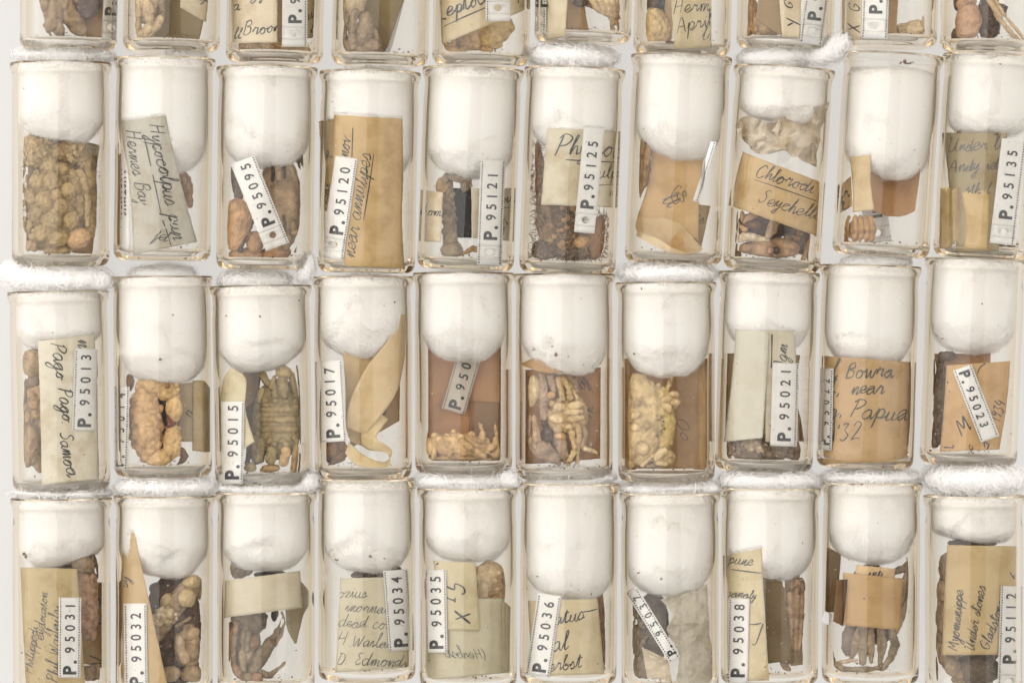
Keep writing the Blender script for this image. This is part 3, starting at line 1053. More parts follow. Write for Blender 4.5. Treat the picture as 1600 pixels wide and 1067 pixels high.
    ca = o.data.color_attributes.new('mouth_shade', 'FLOAT_COLOR', 'POINT')
    buf = np.ones((len(allV), 4)); buf[:, :3] = 1 - yl[:, None] * np.array([0.04, 0.065, 0.105])
    ca.data.foreach_set('color', buf.ravel())
    tag_props(o, label, 'cotton plug', group)
    return o

# ------------------------------------------------------------------ dust on the glass, crumbs on the floor of a vial
def dust(vl, n_pale, n_brown, seed, y0=0.42, crumbs=0, spots=()):
    rs = np.random.RandomState(seed)
    for nm, n, mat in (('pale_dust', n_pale, DUST_PALE), ('brown_specks', n_brown, DUST_BROWN)):
        V, F = [], []
        def speck(u, v, z, s):
            k = len(V)
            th = rs.uniform(0, 6.28)
            pts = [(0, 0, s * .7), (s, 0, 0), (0, s, 0), (-s, 0, 0), (0, -s, 0), (0, 0, -s * .7)]
            st = rs.uniform(.6, 2.0)
            for a, b, c in pts:
                a *= st
                V.append(vl.world(u + a * math.cos(th) - b * math.sin(th), v + a * math.sin(th) + b * math.cos(th), AX + z + c))
            for f in ((0, 1, 2), (0, 2, 3), (0, 3, 4), (0, 4, 1), (5, 2, 1), (5, 3, 2), (5, 4, 3), (5, 1, 4)): F.append(tuple(k + i for i in f))
        for i in range(n):
            v = rs.uniform(vl.L * y0 if nm == 'pale_dust' else 30, vl.L - 20)
            a = rs.uniform(-1.15, 1.15)
            r = 66.3
            s = min(0.28 + rs.exponential(.22), 1.1)
            speck(r * math.sin(a), v, r * math.cos(a), s)
        if nm == 'brown_specks':
            for (x, y, s_) in spots:
                X, Y, Z = place(vl, x, y, ('F', 66.2))
                u, v = vl.uv(X, Y)
                for _k in range(4): speck(u + rs.normal(0, s_ * .5), v + rs.normal(0, s_ * .4), Z - AX, s_ * rs.uniform(.4, .8))
        if crumbs and nm == 'brown_specks':
            for i in range(crumbs):
                a = rs.normal(0, .6); r = rs.uniform(30, 63)
                speck(r * math.sin(a), vl.L - 17 - abs(rs.normal(0, 4)), r * math.cos(a) * rs.choice([1, -1]), rs.uniform(.6, 1.9))
        if V:
            o = mesh_obj(nm, V, F, mat, parent=vl.root, smooth=False)
            o['kind'] = 'stuff'
# ------------------------------------------------------------------ the board the vials lie on
bd = mesh_obj('backing_surface', [(-9000, -9000, -0.5), (9000, -9000, -0.5), (9000, 9000, -0.5), (-9000, 9000, -0.5)], [(0, 1, 2, 3)], board_material(), smooth=False, base=(0, 0, -0.5))
bd['kind'] = 'structure'

# ------------------------------------------------------------------ the vials
# rim left, right, height; base left, right, height; neck; what singles the vial out
VD = {
 '11': (35, 191, -255, 29, 185, 80, 40, 'cut off at the top left corner'),
 '12': (196, 350, -250, 190, 345, 82, 38, 'second in the top row'),
 '13': (357, 513, -235, 350, 507, 100, 40, 'with the Broome note'),
 '14': (523, 679, -230, 515, 671, 104, 40, 'fourth in the top row'),
 '15': (682, 836, -230, 674, 828, 104, 40, 'with the underlined Leptod note'),
 '16': (838, 995, -265, 832, 988, 69, 40, 'sixth in the top row'),
 '17': (994, 1154, -245, 986, 1144, 88, 40, 'with the April note'),
 '18': (1158, 1313, -255, 1149, 1303, 79, 40, 'eighth in the top row'),
 '19': (1322, 1471, -258, 1313, 1462, 75, 40, 'with the tiny crab'),
 '10': (1475, 1632, -252, 1466, 1622, 83, 40, 'with the stick in the top right corner'),
 '21': (15, 175, 99, 18, 172, 417, 36, 'with the knobbly crab'),
 '22': (179, 336, 92, 176, 330, 408, 40, 'with the Hypocolpus note'),
 '23': (338, 497, 106, 333, 494, 422, 34, 'holding tag P. 95095'),
 '24': (500, 657, 113, 497, 647, 427, 36, 'holding tag P. 95120'),
 '25': (661, 818, 108, 650, 804, 422, 34, 'holding tag P. 95121'),
 '26': (819, 978, 108, 809, 963, 428, 40, 'holding tag P. 95125'),
 '27': (986, 1144, 88, 975, 1128, 413, 40, 'with the folded tan paper at its bottom'),
 '28': (1147, 1305, 107, 1129, 1281, 424, 42, 'with the Seychelles note'),
 '29': (1317, 1473, 86, 1299, 1452, 401, 40, 'with curled brown paper and a cream strip'),
 '20': (1475, 1630, 88, 1456, 1610, 404, 40, 'holding tag P. 95135'),
 '31': (10, 172, 455, 20, 173, 767, 38, 'holding tag P. 95013'),
 '32': (177, 328, 432, 179, 332, 745, 36, 'holding tag P. 95014'),
 '33': (328, 487, 446, 335, 490, 757, 38, 'holding tag P. 95015'),
 '34': (490, 643, 432, 491, 645, 748, 42, 'holding tag P. 95017'),
 '35': (646, 802, 426, 647, 802, 740, 38, 'with the crab lying sideways'),
 '36': (804, 959, 428, 803, 960, 748, 40, 'with the crab on orange paper'),
 '37': (963, 1118, 441, 963, 1120, 752, 40, 'with the pale yellow crab'),
 '38': (1125, 1279, 425, 1116, 1270, 736, 40, 'holding tag P. 95021'),
 '39': (1282, 1439, 415, 1273, 1429, 731, 40, 'holding tag P. 95022'),
 '30': (1447, 1602, 405, 1435, 1590, 726, 40, 'holding tag P. 95023'),
 '41': (17, 175, 777, 20, 174, 1090, 40, 'holding tag P. 95031'),
 '42': (178, 336, 773, 179, 334, 1086, 40, 'holding tag P. 95032'),
 '43': (337, 494, 768, 338, 494, 1080, 42, 'with the dark crab behind blank paper'),
 '44': (496, 650, 747, 497, 650, 1062, 42, 'holding tag P. 95034'),
 '45': (652, 809, 761, 654, 809, 1074, 42, 'holding tag P. 95035'),
 '46': (812, 967, 754, 811, 964, 1067, 42, 'holding tag P. 95036'),
 '47': (969, 1124, 769, 970, 1124, 1082, 42, 'holding tag P. 95037'),
 '48': (1125, 1282, 761, 1124, 1280, 1068, 42, 'holding tag P. 95038'),
 '49': (1283, 1441, 753, 1281, 1438, 1067, 42, 'with the plain tan square of paper'),
 '40': (1441, 1602, 773, 1443, 1600, 1088, 42, 'holding tag P. 95112'),
}
VL = {}
for key, (a, b, c, d, e, f, nk, desc) in VD.items():
    vl = Vial(a, b, c, d, e, f, desc)
    vl.neck = nk
    vl.label = 'clear glass vial ' + desc
    build_vial(vl)
    VL[key] = vl

def D(key): return 'in the vial ' + VL[key].desc
F64, F65, F66, F62 = ('F', 64.2), ('F', 65.1), ('F', 66.0), ('F', 62.8)
CREAM = sr(228, 215, 189); TAN = sr(212, 183, 139); TAN2 = sr(202, 172, 127); ORANGE = sr(196, 162, 122)
GREYC = sr(205, 199, 184); OLIVE = sr(172, 152, 108); BROWN = sr(160, 128, 88); PALE = sr(228, 220, 200)
cT = sr(188, 156, 112); cG = sr(150, 128, 100); cP = sr(208, 184, 146); cY = sr(212, 184, 130); cD = sr(92, 74, 58); cB = sr(132, 98, 66)
cO = sr(198, 156, 112); cBlk = sr(58, 44, 36); cPk = sr(178, 146, 120); cGd = sr(112, 98, 80)

# ------------------------------------------------------------------ top row (lower ends only)
v = VL['11']
B = Blobs().e(110, -10, -5, 42, 45, 25, 20, cG).e(112, 20, 5, 20, 36, 18, -25, cG).e(85, 20, 10, 14, 34, 14, 12, cG)
B.limb(cG, (70, -20, 8, 9), (72, 12, 10, 9), (84, 38, 10, 6), (93, 66, 6, 3)).limb(cG, (92, -10, 14, 9), (91, 30, 16, 6), (98, 64, 12, 4)).limb(cG, (70, 40, 0, 3), (80, 62, 0, 3)).e(120, 40, 8, 15, 26, 12, -28, cG)
B.bump(110, 0, 0, 35, 40, 25, 16, 6, c=cG, seed=2).e(135, 5, 14, 24, 28, 12, 0, sr(86, 70, 64))
crab(v, B, 'grey brown crab with drooping claws ' + D('11'), cG, seed=1)
note(v, 'paper_scrap', [(128, -70), (166, -70), (164, 64), (134, 66)], ('P', -12), sr(205, 178, 140), 'round beige scrap behind the crab ' + D('11'), 'paper scrap')
number_tag(v, (169, 63), (176, -90), 25, F65, 'P. 950', 'white punched tag showing P ' + D('11'), hole=20, perf=(), start=38)

v = VL['12']
B = Blobs().e(226, -10, 5, 26, 50, 22, 4, cP).limb(cP, (212, -10, 18, 9), (214, 30, 20, 8), (213, 50, 16, 6)).limb(cP, (230, 5, 22, 9), (236, 35, 22, 8), (228, 60, 18, 5)).limb(cP, (250, 30, 18, 7), (240, 48, 20, 6), (229, 62, 16, 5)).limb(cP, (215, 48, 14, 8), (225, 62, 14, 8), (240, 64, 12, 5)).limb(cG, (248, -10, 10, 7), (255, 20, 12, 6), (249, 38, 10, 3))
crab(v, B, 'pale crab with bunched legs ' + D('12'), cP, seed=2)
note(v, 'paper_note', [(236, -70), (338, -70), (311, 71), (232, 66)], ('P', -20, .1), OLIVE, 'olive brown paper behind the pale crab ' + D('12'))
note(v, 'paper_note', [(284, -70), (330, -70), (320, 35), (281, 12)], F62, CREAM, 'small cream note with pencilled letters ' + D('12'), items=[('nyd', 308, 0, -14, 6, 1.1)], mat=PENCIL)

v = VL['13']
B = Blobs().e(395, 74, -5, 30, 14, 16, 0, cT).e(440, 76, -5, 38, 14, 20, 0, sr(200, 160, 90)).e(380, 83, 5, 12, 4, 6, 0, cB).limb(cT, (410, 70, 10, 6), (440, 86, 12, 5), (470, 80, 10, 5), (490, 84, 0, 4))
crab(v, B, 'yellowish hairy crab ' + D('13'), cT, seed=3, hair=(500, 12, sr(215, 190, 130)))
note(v, 'paper_note', [(364, -70), (434, -70), (433, 67), (364, 68)], F64, CREAM, 'cream note reading Broome in black ink', items=[('Broome', 381, 55, 4, 10, 1.6), ('a.', 366, 16, 0, 9, 1.6), ('ll', 367, 61, 0, 9, 1.3), ('gy', 395, -4, 0, 9, 1.5)])
note(v, 'paper_strip', [(431, -70), (442, -70), (440, 66), (430, 66)], ('F', 60), BROWN, 'narrow brown paper strip beside the Broome note', 'paper strip')
note(v, 'paper_note', [(472, -70), (499, -70), (491, 60), (474, 62)], ('P', 32, -.9), sr(214, 200, 168), 'cream note half hidden behind the punched tag ' + D('13'), items=[('ais', 478, 34, 20, 9, 1.4), ('l', 486, 52, 0, 6, 1.2)])
number_tag(v, (459, 74), (460, -90), 38, F65, 'P. 950', 'white punched tag over the Broome note', hole=21, perf=(1,), start=37)

v = VL['14']
B = Blobs().e(545, 0, 5, 28, 40, 26, 5, sr(184, 164, 130)).limb(cG, (540, 15, 20, 8), (536, 45, 22, 7), (530, 60, 18, 7), (548, 80, 14, 8)).limb(cG, (555, 20, 24, 7), (549, 50, 24, 7), (552, 76, 18, 7)).limb(cG, (572, 30, 16, 12), (568, 65, 16, 13), (590, 82, 12, 7)).e(570, 78, 8, 24, 12, 16, 0, cG).e(535, 62, 6, 10, 12, 10, 0, cG).limb(cG, (585, 50, 10, 6), (592, 75, 8, 5))
crab(v, B, 'dusty grey crab with folded legs ' + D('14'), cG, seed=4)
note(v, 'paper_note', [(566, -70), (655, -70), (600, 91), (570, 90)], ('P', -18, .1), sr(164, 142, 92), 'olive paper leaning behind the crab ' + D('14'))
number_tag(v, (600, 91), (640, -60), 17, ('P', -30), '', 'white tag seen slanted behind olive paper ' + D('14'), perf=())

v = VL['15']
B = Blobs().e(755, 50, -5, 50, 32, 24, -20, cY).bump(755, 50, -5, 50, 32, 24, 12, 8, -20, cY, 3).limb(cT, (704, 50, 14, 5), (712, 72, 14, 4), (688, 70, 10, 5), (684, 60, 8, 3)).limb(cT, (728, 55, 20, 7), (735, 75, 22, 6), (718, 84, 18, 4)).limb(cT, (740, 52, 24, 7), (748, 76, 22, 6), (765, 82, 18, 5)).limb(cT, (690, 74, 12, 4), (720, 83, 14, 6))
crab(v, B, 'pale yellow crab below the underlined Leptod note', cY, seed=5)
note(v, 'paper_note', [(683, -70), (828, -70), (828, 12), (693, 70)], F64, sr(216, 200, 166), 'beige note reading Leptod in pencil, underlined', items=[('Leptod', 686, 34, 22, 13, 2.4), ('_', 696, 42, 760, 12, 2.2), ('1', 806, 8, 20, 9, 1.5)], mat=ink_material('soft_pencil', (.05, .05, .05), (.12, .12, .12)))
number_tag(v, (777, 34), (777, -90), 37, F65, 'P. 950', 'white punched tag pinned over the Leptod note', hole=21, perf=(0,), start=40)

v = VL['16']
B = Blobs().e(932, -12, -6, 46, 28, 20, 18, cG)
for i in range(5): B.limb(cP, (922 + i * 11, -5 + i * 2, 14, 6), (936 + i * 9, 18, 18, 5), (962 - i * 2, 26 + i, 12, 4))
B.limb(cT, (960, 24, 10, 5), (978, 30, 6, 3)).limb(cT, (960, 30, 12, 5), (956, 44, 10, 4), (958, 54, 8, 2)).limb(cT, (964, 34, 12, 5), (972, 44, 8, 3), (966, 54, 8, 2)).e(905, 2, 4, 14, 10, 12, 20, cD)
crab(v, B, 'tan crab with curled leg hanging beside a cream strip', cP, seed=6)
note(v, 'paper_note', [(856, -70), (891, -70), (884, 56), (856, 58)], ('F', 63), sr(226, 214, 184), 'upright cream strip beside the narrow punched tag ' + D('16'))
note(v, 'paper_note', [(886, -70), (902, -70), (920, 56), (884, 54)], ('P', 5), TAN2, 'tan paper between cream strip and crab ' + D('16'))
number_tag(v, (846, 50), (848, -90), 19, F65, 'P. 950', 'narrow white tag at the left wall ' + D('16'), hole=19, perf=(1,), start=38)

v = VL['17']
B = Blobs().e(1026, 45, 10, 24, 34, 20, -18, sr(214, 186, 138)).bump(1026, 45, 10, 24, 34, 20, 20, 4, -18, sr(214, 186, 138), 5).e(1034, 72, 4, 16, 8, 12, 0, sr(214, 186, 138)).e(1018, 0, 0, 14, 22, 18, 0, cD).e(1040, 2, -4, 20, 20, 12, 0, cBlk)
crab(v, B, 'crab with big yellowish claw beside the April note', cT, seed=7)
note(v, 'paper_strip', [(1043, -70), (1056, -70), (1050, 64), (1036, 62)], ('P', 32, .6), sr(200, 176, 140), 'beige paper strip tucked behind the April note', 'paper strip')
note(v, 'paper_note', [(1044, -70), (1110, -70), (1110, 74), (1054, 75)], F65, sr(216, 201, 166), 'beige note reading April in thin ink', items=[('Herm I', 1053, 24, 8, 11, 1.2), ('April', 1058, 54, 16, 11, 1.3), ('ll', 1095, 62, 0, 14, .9)])
note(v, 'paper_scrap', [(1040, 70), (1096, 72), (1096, 78), (1040, 78)], ('P', 10), BROWN, 'brown scrap lying under the April note', 'paper scrap')

v = VL['18']
B = Blobs().e(1170, 20, 5, 16, 26, 18, 0, sr(170, 138, 100)).e(1192, 40, 8, 30, 20, 20, 10, sr(180, 148, 108)).e(1162, 50, 8, 10, 14, 12, 0, sr(176, 140, 100)).e(1208, 50, 6, 12, 12, 12, 0, cT).bump(1190, 38, 6, 30, 22, 22, 16, 6, 0, sr(180, 148, 108), 4)
crab(v, B, 'lumpy tan crab pieces ' + D('18'), cT, seed=8)
note(v, 'folded_paper', None, ('P', 20), sr(196, 168, 124), 'folded tan paper above the lumpy crab pieces', 'folded paper', rows=[((1190, -70, 38), (1226, -70, 34)), ((1187, -10, 40), (1224, 0, 36)), ((1182, 30, 30), (1222, 60, 26))])
note(v, 'paper_note', [(1213, -70), (1252, -70), (1250, 60), (1222, 58)], ('F', 63.5), CREAM, 'cream X G note beside pale tag ' + D('18'), items=[('Y', 1250, 44, 96, 11, 2.2), ('G', 1236, 16, 70, 8, 1.8)])
number_tag(v, (1265, 68), (1286, -90), 34, F65, 'P. 950', 'white punched tag right of X G note ' + D('18'), hole=19, perf=(0, 1), start=36)

v = VL['19']
B = Blobs().e(1428, 47, 0, 22, 15, 14, -10, cP).limb(cP, (1412, 45, 8, 5), (1402, 50, 8, 4), (1396, 62, 6, 2)).limb(cP, (1414, 52, 8, 4), (1406, 58, 8, 3), (1404, 64, 6, 2)).limb(cP, (1440, 40, 6, 4), (1446, 36, 8, 3), (1444, 26, 8, 2)).limb(cP, (1442, 52, 6, 4), (1440, 62, 8, 2)).limb(cP, (1446, 46, 6, 3), (1449, 54, 6, 2)).limb(cP, (1418, 40, 6, 4), (1400, 44, 6, 3))
crab(v, B, 'tiny pinkish crab lying by a cream strip', cP, seed=9, voxel=.9)
note(v, 'paper_note', [(1318, -70), (1348, -70), (1347, 61), (1319, 62)], F64, CREAM, 'cream note reading X G at the left wall ' + D('19'), items=[('X', 1345, 52, 92, 10, 2.0), ('G', 1344, 20, 85, 8, 1.7)])
note(v, 'paper_strip', [(1382, -70), (1408, -70), (1400, 56), (1384, 60)], ('P', 20, .2), sr(212, 186, 148), 'tan strip behind the punched tag and tiny crab', 'paper strip')
number_tag(v, (1367, 60), (1372, -90), 40, F65, 'P. 950', 'white punched tag between X G note and tiny crab', hole=19, perf=(0, 1), start=38)

v = VL['10']
c1 = sr(190, 150, 118)
B = Blobs().e(1512, 35, 8, 21, 34, 20, 6, c1).t(c1, (1500, 8, 14, 8), (1508, 2, 14, 8), (1520, 0, 14, 7)).e(1495, 58, 0, 18, 14, 14, 0, cD).e(1545, 30, -8, 20, 40, 20, 0, cD).limb(cD, (1540, 50, 10, 5), (1546, 66, 8, 3)).limb(cD, (1550, 30, 12, 5), (1556, 45, 10, 4), (1552, 54, 8, 2)).limb(cD, (1560, 10, 6, 4), (1572, 12, 6, 3), (1570, 22, 4, 2)).e(1498, -5, 0, 14, 24, 16, 0, cD).limb(cD, (1488, 50, 4, 5), (1482, 72, 2, 3)).bump(1545, 30, -8, 20, 40, 20, 20, 5, 0, cD, 8)
crab(v, B, 'dark crab with a smooth pinkish claw beside a stick', cD, seed=10)
Bs = Blobs().t(sr(196, 172, 138), (1535, -20, 30, 5), (1562, 30, 24, 4.5), (1603, 82, 12, 4)).t(sr(196, 172, 138), (1540, -20, 28, 4), (1570, 25, 22, 3), (1612, 78, 10, 3))
crab(v, Bs, 'thin pale wooden stick leaning across the corner vial', cT, cat='stick', name='wooden_stick', voxel=1.0, seed=11, group='loose pieces in the vials')

# ------------------------------------------------------------------ second row
v = VL['21']
k1 = sr(158, 134, 94)
kb = sr(140, 118, 84); kp = sr(172, 149, 108)
B = Blobs().e(86, 318, -4, 52, 84, 32, 0, kb)
B._b = True
for (x_, y_, r_) in ((76, 258, 14), (97, 264, 12), (60, 282, 13), (82, 284, 13), (106, 298, 11), (48, 308, 14), (70, 312, 12), (96, 322, 11), (60, 334, 13), (84, 344, 15), (110, 344, 13), (46, 352, 10), (66, 364, 15), (92, 372, 14), (50, 384, 10), (80, 394, 11), (112, 370, 11), (88, 306, 8), (72, 342, 9), (100, 392, 9)):
    top_ = -4 + 32 * math.sqrt(max(.08, 1 - ((x_ - 86) / 52) ** 2 - ((y_ - 318) / 84) ** 2))
    f_ = rng.uniform(.86, 1.12); k_c = tuple(c * f_ for c in kp)
    B.e(x_, y_, top_ - r_ * .35, r_ * rng.uniform(1.0, 1.3), r_ * rng.uniform(.85, 1.15), r_ * rng.uniform(.8, 1.1), rng.uniform(0, 180), k_c)
    for k_ in range(5):
        q_ = rng.uniform(0, 6.28); e_ = rng.uniform(.3, 1.0)
        B.e(x_ + r_ * e_ * math.cos(q_), y_ + r_ * e_ * math.sin(q_), top_ + r_ * (.25 - .45 * e_), r_ * rng.uniform(.25, .5), r_ * rng.uniform(.25, .5), r_ * .42, 0, k_c)
B._b = False
B.e(55, 234, 12, 27, 25, 20, 0, k1).bump(55, 234, 12, 27, 25, 20, 40, 4.6, 0, kp, 6, proud=.8)
B.limb(k1, (88, 238, 12, 15), (118, 230, 12, 13), (140, 262, 8, 12), (146, 318, 6, 11), (140, 365, 4, 8)).bump(114, 238, 10, 22, 15, 18, 20, 4.6, 0, kp, 8, proud=.8)
B.limb(kp, (124, 268, 16, 6), (136, 300, 16, 6), (136, 350, 14, 5)).limb(k1, (112, 268, 18, 6), (124, 302, 20, 6), (124, 338, 18, 5)).e(120, 372, 10, 20, 16, 14, -20, sr(196, 160, 116)).bump(34, 300, 0, 12, 62, 20, 16, 7, 0, k1, 19, proud=.8)
crab(v, B, 'large knobbly olive tan crab filling its vial, covered in round bumps', k1, seed=21, rough=1.25, hair=(700, 5, sr(176, 154, 118)))
note(v, 'paper_note', [(40, 230), (157, 244), (146, 404), (33, 392)], ('P', -44), TAN, 'tan note behind the knobbly crab with pencil scrawl', items=[('ann', 36, 376, 0, 8, 1.2)], wspec=('P', -44))
note(v, 'paper_scrap', [(132, 222), (165, 228), (156, 270), (138, 262)], ('P', -50), PALE, 'white paper corner showing at the knobbly crab\'s right', 'paper scrap')

v = VL['22']
note(v, 'paper_note', [(187, 187), (259, 181), (306, 378), (205, 398)], ('F', 64.5), sr(204, 199, 186), 'grey white note reading Hypocolpus pun sideways', rows=[((187, 190), (258, 181)), ((200, 255), (270, 235)), ((207, 325), (288, 310)), ((210, 398), (306, 378))], crumple=2.2, items=[('Hypocolpus pun', 233, 196, -78, 12, 1.8), ('_', 226, 214, 252, 336, 1.7), ('_', 254, 344, 268, 388, 1.7), ('Hermes Bay', 198, 205, -80, 10.5, 1.5), ('fd', 240, 372, -20, 10, 1.2)], lift=1.0)
B = Blobs().e(290, 292, -20, 12, 26, 12, -12, cPk).limb(cPk, (282, 270, -12, 6), (295, 300, -10, 6), (297, 322, -12, 4)).e(262, 200, 10, 5, 14, 6, -10, cB)
crab(v, B, 'pinkish crab fragment half hidden behind the Hypocolpus note', cPk, seed=22)
number_tag(v, (195, 234), (195, 393), 19, ('F', 61), 'AUST. MUS.', 'grey tag printed AUST. MUS. behind the Hypocolpus note', perf=(), start=30, psize=9.5, pgap=9, shift=1)

v = VL['23']
c1 = sr(152, 126, 94); c2 = sr(166, 138, 102); c3 = sr(166, 128, 88)
B = Blobs().e(437, 318, -4, 36, 80, 28, 0, c1).e(440, 322, 4, 28, 56, 24, 0, c2).e(385, 401, 2, 35, 14, 18, 0, c3).e(430, 398, 2, 26, 16, 18, -14, c3)
B.e(368, 351, 16, 26, 42, 24, 9, cO).e(366, 330, 16, 20, 18, 20, 0, sr(208, 168, 124)).t(cBlk, (396, 345, 18, 3), (381, 374, 26, 4), (375, 394, 22, 3)).e(398, 380, 12, 14, 19, 16, 0, c3).t(cD, (363, 262, 4, 4), (366, 282, 8, 7), (374, 306, 10, 8))
B.t(cBlk, (427, 258, 14, 3.5), (426, 282, 20, 2.6)).t(cBlk, (443, 256, 12, 3.5), (444, 278, 18, 2.6)).t(c2, (434, 254, 16, 5), (435, 280, 22, 4)).t(cD, (443, 338, 26, 2.6), (446, 360, 24, 2.4)).t(c2, (452, 340, 18, 5), (457, 356, 18, 5)).e(459, 363, 16, 6, 4, 5, 0, sr(190, 158, 118)).t(c2, (438, 348, 24, 5), (436, 368, 22, 5)).t(c2, (450, 372, 16, 5), (446, 388, 14, 4))
B.t(cD, (464, 250, 4, 4), (471, 265, 4, 1.4)).t(cGd, (469, 246, 4, 3.6), (477, 260, 4, 1.4)).t(cD, (475, 240, 2, 3), (483, 262, 2, 1.4)).t(cB, (464, 384, 4, 1.5), (461, 394, 4, 2.4))
crab(v, B, 'brown crab with a smooth orange claw behind tag P. 95095', c1, seed=23)
number_tag(v, (433, 386), (380, 250), 38, F66, 'P. 95095', 'white tag P. 95095 leaning over the orange claw', hole=20, perf=(1,), start=36, pitch=16.2, pgap=28)

v = VL['24']
note(v, 'paper_note', [(498, 190), (526, 186), (522, 330), (507, 330)], ('F', 62), sr(196, 172, 130), 'narrow brown note behind the left edge of annulipes note', items=[('near', 514, 320, 84, 7, 1.2), ('sp', 514, 250, 84, 7, 1.2)])
note(v, 'paper_note', [(524, 180), (627, 186), (630, 417), (541, 414)], F64, sr(214, 184, 130), 'large tan note reading near annulipes sideways', rows=[((524, 180), (627, 186)), ((522, 260), (628, 270)), ((516, 345), (626, 340)), ((541, 415), (629, 418))], items=[('sp. nov.', 541, 280, 84, 9.5, 1.6), ('_', 549, 282, 552, 200, 1.7), ('near annulipes', 553, 404, 80.5, 11, 1.5), ('_', 568, 345, 584, 240, 1.7)], stain=.34)
number_tag(v, (521, 404), (543, 246), 34, F66, 'P. 95120', 'white tag P. 95120 on the large tan note', hole=21, perf=(1,), start=38, pitch=16.4, pgap=30)

v = VL['25']
g = sr(162, 144, 116)
B = Blobs().t(g, (700, 288, 0, 9), (701, 330, 6, 10), (704, 380, 4, 12)).e(706, 392, 6, 18, 16, 16, 0, g).bump(702, 335, 2, 11, 50, 12, 26, 4.5, 0, g, 9, proud=.7).limb(g, (690, 294, 8, 6), (698, 274, 10, 5), (716, 282, 10, 5), (730, 276, 8, 5), (736, 290, 6, 3)).limb(cT, (722, 400, 8, 4), (738, 388, 12, 4), (750, 392, 10, 3), (756, 380, 8, 2)).e(728, 288, 0, 9, 12, 10, 0, cG).e(692, 290, 5, 12, 14, 10, 0, cT)
crab(v, B, 'slender grey crab standing beside the black card', g, seed=25)
note(v, 'photo_card', [(708, 294), (737, 294), (737, 372), (709, 372)], ('P', -22), sr(48, 42, 40), 'small black card behind the slender grey crab', 'card', stain=.1, trans=.02)
note(v, 'paper_note', [(660, 297), (693, 301), (690, 379), (658, 377)], F64, CREAM, 'cream note ending in hom at the left wall', items=[('hom', 660, 337, -2, 8.5, 1.2)])
note(v, 'paper_note', [(736, 294), (801, 294), (798, 377), (738, 372)], ('F', 60), sr(216, 208, 188), 'cream note with scrawl behind tag P. 95121', items=[('eum', 783, 318, 8, 8, 1.4), ('_', 783, 326, 800, 325, 1.2), ('bf', 783, 352, 60, 7, 1.2), ('Ch', 782, 370, 60, 7, 1.2)])
number_tag(v, (763, 413), (769, 251), 37, F66, 'P. 95121', 'white tag P. 95121 hanging down from its cotton', hole=19, perf=(0, 1), start=38, pitch=16.4, pgap=30)

v = VL['26']
B = Blobs().e(875, 345, 0, 32, 62, 26, -18, sr(104, 80, 54))
for i in range(30):
    r_ = random.Random(i); a_ = r_.uniform(0, 6.28); q_ = math.sqrt(r_.random())
    B.e(878 + 24 * q_ * math.cos(a_), 345 + 44 * q_ * math.sin(a_), 22 - 8 * q_ * q_, r_.uniform(5, 7.5), r_.uniform(5, 7.5), 5, 0, sr(196, 160, 112))
B.limb(cB, (836, 232, 4, 10), (842, 268, 8, 10), (843, 305, 6, 9), (848, 345, 4, 8)).limb(sr(150, 118, 80), (852, 300, 10, 11), (862, 340, 14, 11), (858, 375, 8, 8)).e(850, 392, 6, 26, 17, 18, 0, cD).e(895, 396, 2, 30, 16, 20, 0, cD).e(933, 372, 2, 16, 38, 18, 12, sr(150, 108, 72)).e(908, 378, 14, 14, 10, 10, -10, sr(196, 156, 108)).limb(cB, (840, 345, 0, 6), (848, 370, 6, 6))
crab(v, B, 'hairy brown crab with scaled shell behind tag P. 95125', cB, seed=26, hair=(1600, 13, sr(146, 122, 92)))
note(v, 'paper_note', [(856, 201), (966, 206), (962, 325), (847, 320)], F64, sr(222, 214, 190), 'cream note with big pencilled words behind tag P. 95125', items=[('Phymodi', 866, 242, -2, 15, 2.1), ('_', 884, 250, 962, 254, 2.4), ('sulp', 924, 280, 6, 10, 1.6), ('_', 932, 290, 964, 288, 1.5), ('a.', 950, 306, 0, 8, 1.4)], mat=ink_material('grey_pencil', (.06, .06, .06), (.15, .145, .14)), stain=.3)
number_tag(v, (912, 364), (927, 200), 31, F66, 'P. 95125', 'white tag P. 95125 over the big pencilled words', hole=20, perf=(), start=38, pitch=17, pgap=28)

v = VL['27']
lb = sr(164, 130, 90)
B = Blobs().limb(lb, (1004, 212, 6, 7), (1000, 245, 10, 7), (999, 280, 8, 7), (998, 306, 6, 4)).limb(lb, (1013, 225, 4, 6), (1008, 262, 12, 6), (1004, 290, 10, 5)).limb(lb, (994, 220, 0, 5), (992, 262, 4, 5), (994, 300, 4, 3)).e(1004, 265, -4, 14, 30, 12, 0, cB)
crab(v, B, 'bunch of brown crab legs left of the tan paper', lb, seed=27, cat='crab pieces', name='crab_fragment')
note(v, 'paper_note', [(1018, 230), (1104, 232), (1090, 330), (1000, 335)], ('P', 0, 0), sr(216, 184, 132), 'translucent tan paper standing under the cotton', rows=[((1018, 215), (1106, 215)), ((1014, 280), (1094, 290)), ((996, 338), (1092, 378))], items=[('ll', 1032, 315, -40, 12, 1.4), ('C', 1048, 320, 10, 12, 1.5), ('Oo', 1066, 318, 60, 7, 1.4)], mat=PENCIL, trans=.35)
note(v, 'folded_paper', None, None, sr(220, 194, 148), 'tan paper folded into a pocket near the vial floor', 'folded paper', rows=[((997, 338, 16), (996, 361, 44)), ((1022, 342, 4), (1014, 369, 40)), ((1050, 337, -6), (1040, 384, 30)), ((1072, 360, 6), (1060, 395, 34)), ((1097, 389, 24), (1074, 405, 44))], straight=True)
